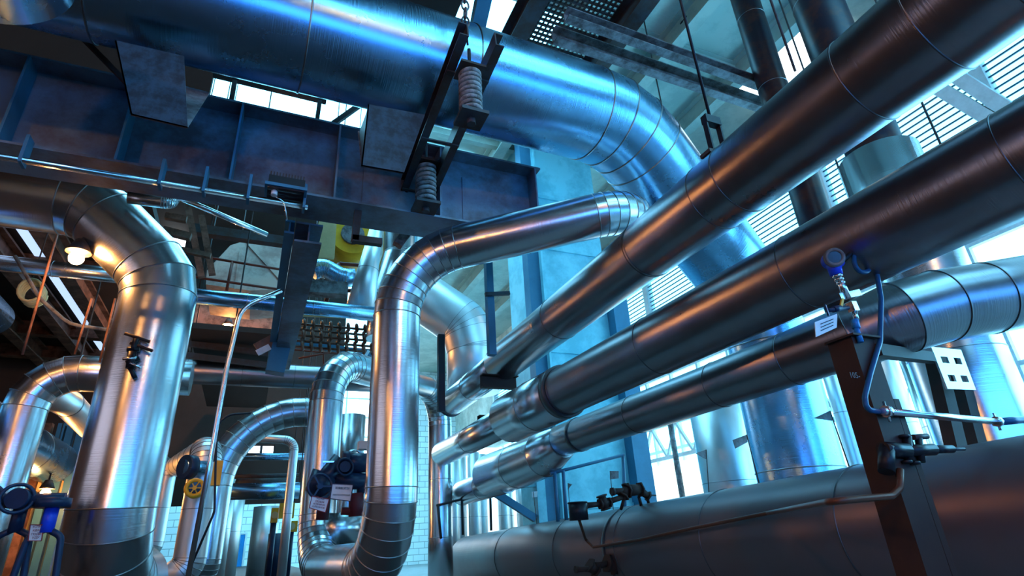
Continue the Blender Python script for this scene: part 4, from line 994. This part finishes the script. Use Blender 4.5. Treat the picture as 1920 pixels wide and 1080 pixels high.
rails('red-brown railing in front of the beige hopper', 13.8, [((385, 482), (550, 509)), ((362, 519), (540, 545))], [((436, 490), (425, 545)), ((545, 508), (540, 548))])
rails('red-brown railing right of the broad floor beam', 12.9, [((636, 494), (716, 501)), ((640, 546), (716, 541))], [((716, 498), (713, 600)), ((636, 494), (610, 570))], .05)
rails('low thin red-brown railing near the far bright window', 15.5, [((545, 655), (690, 668)), ((560, 672), (650, 655))], [((607, 645), (607, 690))], .025)
bm = bmesh.new(); a = on(1, 12.0, 601, 402); b = on(1, 12.0, 632, 405); c_ = on(1, 12.0, 627, 484); d_ = on(1, 12.0, 582, 482)
solo('cream_panel', 'cream yellow board beside the broad floor beam', 'panel', (lambda b_: ([b_.faces.new([b_.verts.new(p) for p in (a, b, c_, d_)]), b_.faces.new([b_.verts.new(p + V(0, .08, 0)) for p in (d_, c_, b, a)])], b_)[-1])(bm), YELB)
p = on(1, 13.5, 661, 440)
t = thing('yellow_drum', 'yellow round machine end seen right of the cream board', 'machine', p); bm = bmesh.new(); cyl(bm, p, p + V(.1, 1.4, 0), .55, n=32); link('drum', bm, YEL, t); bm = bmesh.new(); cyl(bm, p - V(0, .08, 0), p, .3, n=24); link('hub', bm, GREYST, t)
pipe('curved_duct', 'short silver duct under the cream board', 'duct', [on(1, 12.6, 585, 508), on(1, 12.6, 605, 500), on(1, 12.6, 640, 520), on(1, 12.6, 664, 521)], .22, ALUD, bend=.3, seam=None, n=32)
ca = on(1, 11.5, 705, 430); cb_ = on(1, 11.5, 674, 590)
pipe('tapering_pipe', 'bright silver vertical pipe tapering upward behind the red railing', 'pipe', [cb_, cb_.lerp(ca, .5), ca], .3, WHITEP, bend=0, seam=None, n=40, radii=lambda p: [.32, .23, .14])
g = 'grey platform beams in the centre background'
for (a, b, y, w1, m, lb) in (((545, 538), (650, 545), 12.2, .3, GREYST, 'grey platform beam under the curved silver duct'), ((560, 588), (660, 592), 12.0, .1, YELB, 'orange lit thin beam under the slim cross pipe'),
                             ((545, 640), (700, 665), 14.0, .14, BLUEP, 'blue platform beam above the far bright window'), ((310, 405), (350, 412), 11.5, .12, BROWNP, 'short brown rung beside the bright sky gap'), ((306, 432), (358, 445), 11.5, .14, BROWNP, 'second brown rung beside the bright sky gap'),
                             ((325, 465), (395, 480), 11.5, .10, BROWNP, 'third brown rung beside the bright sky gap'), ((330, 550), (400, 556), 11.5, .12, BROWNP, 'lowest brown rung beside the bright sky gap'), ((360, 430), (540, 455), 13.0, .22, STEEL, 'dark beam above the beige hopper')):
    beam('platform_beam', lb, on(1, y, *a), on(1, y, *b), rect(w1, w1), m, group=g)
for (a, b, y, lb) in (((350, 375), (378, 520), 12.5, 'left'), ((378, 405), (398, 515), 12.6, 'right')):
    beam('mast', 'slanting brown lattice post %s of the hopper gap' % lb, on(1, y, *a), on(1, y, *b), rect(.13, .13), BROWNP, cat='post', group='brown posts left of the hopper')
solo('platform_underside', 'dark brown platform underside below the red rails', 'platform', box((on(1, 14.5, 352, 620).x, 14.5, on(1, 14.5, 450, 622).z), (on(1, 14.5, 520, 620).x, 23, on(1, 14.5, 450, 612).z)), DARKC)
g = 'dark joists left of the centre riser'
for i, yv in enumerate((628, 650, 672)):
    beam('deck_joist', 'dark joist number %s down behind the bent conduit' % ('one', 'two', 'three')[i], on(1, 15.5, 350, yv - 6), on(1, 15.5, 528, yv + 16), rect(.1, .14), STEEL if i else BROWNP, group=g)
solo('brown_wall_panel', 'orange-brown wall strip above the dark joists', 'panel', box((on(1, 20, 352, 590).x, 20, on(1, 20, 450, 612).z), (on(1, 20, 530, 590).x, 20.1, on(1, 20, 450, 562).z)), BROWNP)
bm = bmesh.new(); c0 = on(1, 13.2, 640, 628)
for k in range(9):
    for j in range(5): torus(bm, c0 + V(-.85 + .2 * k, .12 * (j % 2), -.35 + .14 * j), (1, 0, .2), .09, .03, 10, 5)
for j in range(5): cyl(bm, c0 + V(-1, .06, -.35 + .14 * j), c0 + V(.95, .06, -.35 + .14 * j), .03, n=6)
solo('grating_bundle', 'dark wire mesh bundle lying left of the central riser', 'mesh', bm, BROWNP)
# small flood lamp on the post
p = on(1, 11.0, 505, 650); t = thing('flood_light', 'small tilted flood light on the dark beam left of the far window', 'floodlight', p)
bm = bmesh.new(); bar(bm, on(1, 11.5, 482, 656), on(1, 11.5, 515, 638), .06, .26); link('light_body', bm, BROWNP, t)
bm = bmesh.new(); bar(bm, on(1, 11.45, 482, 662), on(1, 11.45, 506, 650), .03, .12); link('lens', bm, WHITE, t)
bm = bmesh.new(); cyl(bm, on(1, 11.5, 515, 640), on(1, 11.5, 528, 596), .02, n=8); link('bracket_arm', bm, CHROME, t)
seg(11.6, (540, 600), (515, 700), .34, .3, BLUEP, 'hanging_column', 'blue-black hanging column below the slim cross pipe', 'column')
for i, (a, b, y, w1) in enumerate((((690, 660), (660, 708), 12.0, .22),)):
    beam('pale_channel', 'pale slanting channel left of the central riser', on(1, y, *a), on(1, y, *b), rect(w1, .06), WHITEP, cat='channel')
# lower centre: small pipes and machines behind
pipe('thin_white_pipe', 'thin pale pipe with an elbow dropping left of the small arch', 'pipe', [on(1, 15, 440, 818), on(1, 15, 553, 826), V(on(1, 15, 553, 826).x, 15, .0)], .10, WHITEP, bend=.25, seam=1.2, n=24)
g = 'small horizontal pipes low behind the arch'
for (a, b, y, r, m, lb) in (((415, 856), (575, 860), 17, .09, ALUD, 'thin blue horizontal pipe under the arch'), ((425, 893), (560, 898), 18, .06, STEEL, 'dark thin horizontal pipe under the arch'), ((430, 922), (560, 930), 16.5, .2, ALUD, 'thick dark blue horizontal pipe above the far floor'), ((435, 905), (545, 910), 19, .14, STEEL, 'dark horizontal pipe above the thick blue one')):
    p = on(1, y, *a); q = on(1, y, *b); pipe('service_pipe', lb, 'pipe', [p, V(q.x, y, p.z)], r, m, bend=0, seam=1.5, n=24, group=g)
for (px, y, r, z1, lb) in ((498, 22, .42, 950, 'silver upright tank at right of the far door'), (432, 21, .34, 915, 'silver upright pipe left of the far door'), (418, 19, .22, 900, 'slim bright upright pipe beside the arch leg'), (522, 18, .22, 1000, 'small blue drum under the yellow actuators')):
    c = on(1, y, px, 980); vpipe(lb, c.x, y, 0.0, on(1, y, px, z1).z, r, WHITEP if z1 != 1000 else NAVY, 'upright_tank', 'tank', 'upright tanks around the far door')
c = on(1, 11.2, 365, 915); t = thing('fan_motor', 'round yellow motor guard with spokes right of the left riser', 'motor', c)
bm = bmesh.new(); torus(bm, c, (.15, -1, .05), .125, .035, 32, 10); cyl(bm, c + V(0, .02, 0), c + V(0, .3, 0), .15, n=28)
for k in range(6): a = k * PI / 3; bar(bm, c, c + V(math.cos(a) * .12, -.01, math.sin(a) * .12), .018)
cyl(bm, c - V(0, .04, 0), c + V(0, .03, 0), .035, n=14); link('guard', bm, YEL, t)
bm = bmesh.new(); cyl(bm, c + V(.0, .0, -.001), c + V(0, .015, 0), .1, n=24); link('grille', bm, GLASSD, t)
c = on(1, 11.0, 407, 884); solo('yellow_cover', 'tall thin yellow cover beside the arch pipe leg', 'cover', box((c.x - .07, 11.0, c.z - .22), (c.x + .07, 11.15, c.z + .18)), YEL)
t = thing('side_flange', 'dark blue round flange between the left riser and the bright side pipe', 'flange', on(1, 11.4, 345, 875)); bm = bmesh.new(); c = on(1, 11.4, 345, 875); cyl(bm, c, c + V(.12, .1, 0), .2, n=24); link('disc', bm, NAVY, t); bm = bmesh.new(); cyl(bm, c, c + V(.3, .2, 0), .12, n=20); link('nozzle', bm, ALUD, t)
g = 'yellow actuators beside the small arch'
for (px, py, y, w1, h1, lb) in ((538, 957, 15.5, .34, .34, 'biggest boxy yellow actuator beside the small arch'), (515, 966, 16, .16, .34, 'narrow yellow actuator left of the biggest one'), (547, 987, 15.4, .26, .24, 'round faced yellow actuator below the biggest one')):
    c = on(1, y, px, py); t = thing('valve_actuator', lb, 'actuator', c, g); link('casing', box((c.x - w1 / 2, y, c.z - h1 / 2), (c.x + w1 / 2, y + .3, c.z + h1 / 2)), YEL, t)
    bm = bmesh.new(); cyl(bm, c - V(0, .06, 0), c, .08, n=20); link('dial', bm, YELB, t)
    bm = bmesh.new(); cyl(bm, c + V(0, .1, -h1 / 2), V(c.x, y + .1, 0), .07, n=12); link('spindle', bm, NAVY, t)


# ================================================================== SUSPENSION RODS of things hung from the roof or the deck
bpy.context.view_layer.update()
for nm in ('railing', 'railing.002', 'mast', 'mast.001', 'yellow_drum', 'sodium_lamp.001', 'sodium_lamp.002', 'deck_joist.002', 'cross_pipe', 'yellow_cover', 'cable_coil', 'service_pipe', 'service_pipe.001', 'service_pipe.002', 'service_pipe.003', 'sheet_hopper', 'cream_panel', 'tapered_pipe', 'curved_duct'):
    o = bpy.data.objects.get(nm)
    if o is None: continue
    ms = [o] + list(o.children_recursive); pts = [m.matrix_world @ v.co for m in ms if m.type == 'MESH' for v in m.data.vertices]
    if not pts: continue
    top = max(pts, key=lambda p: p.z); cx_, cy_ = top.x, top.y; zt = ZC
    if cx_ < DX and 7.8 < cy_ < 23.8: zt = DECKZ
    if top.z > zt - .05: continue
    bm = bmesh.new(); cyl(bm, V(cx_, cy_, top.z - .02), V(cx_, cy_, zt - .01), .014, n=8); link('support_rod', bm, STEEL, o)
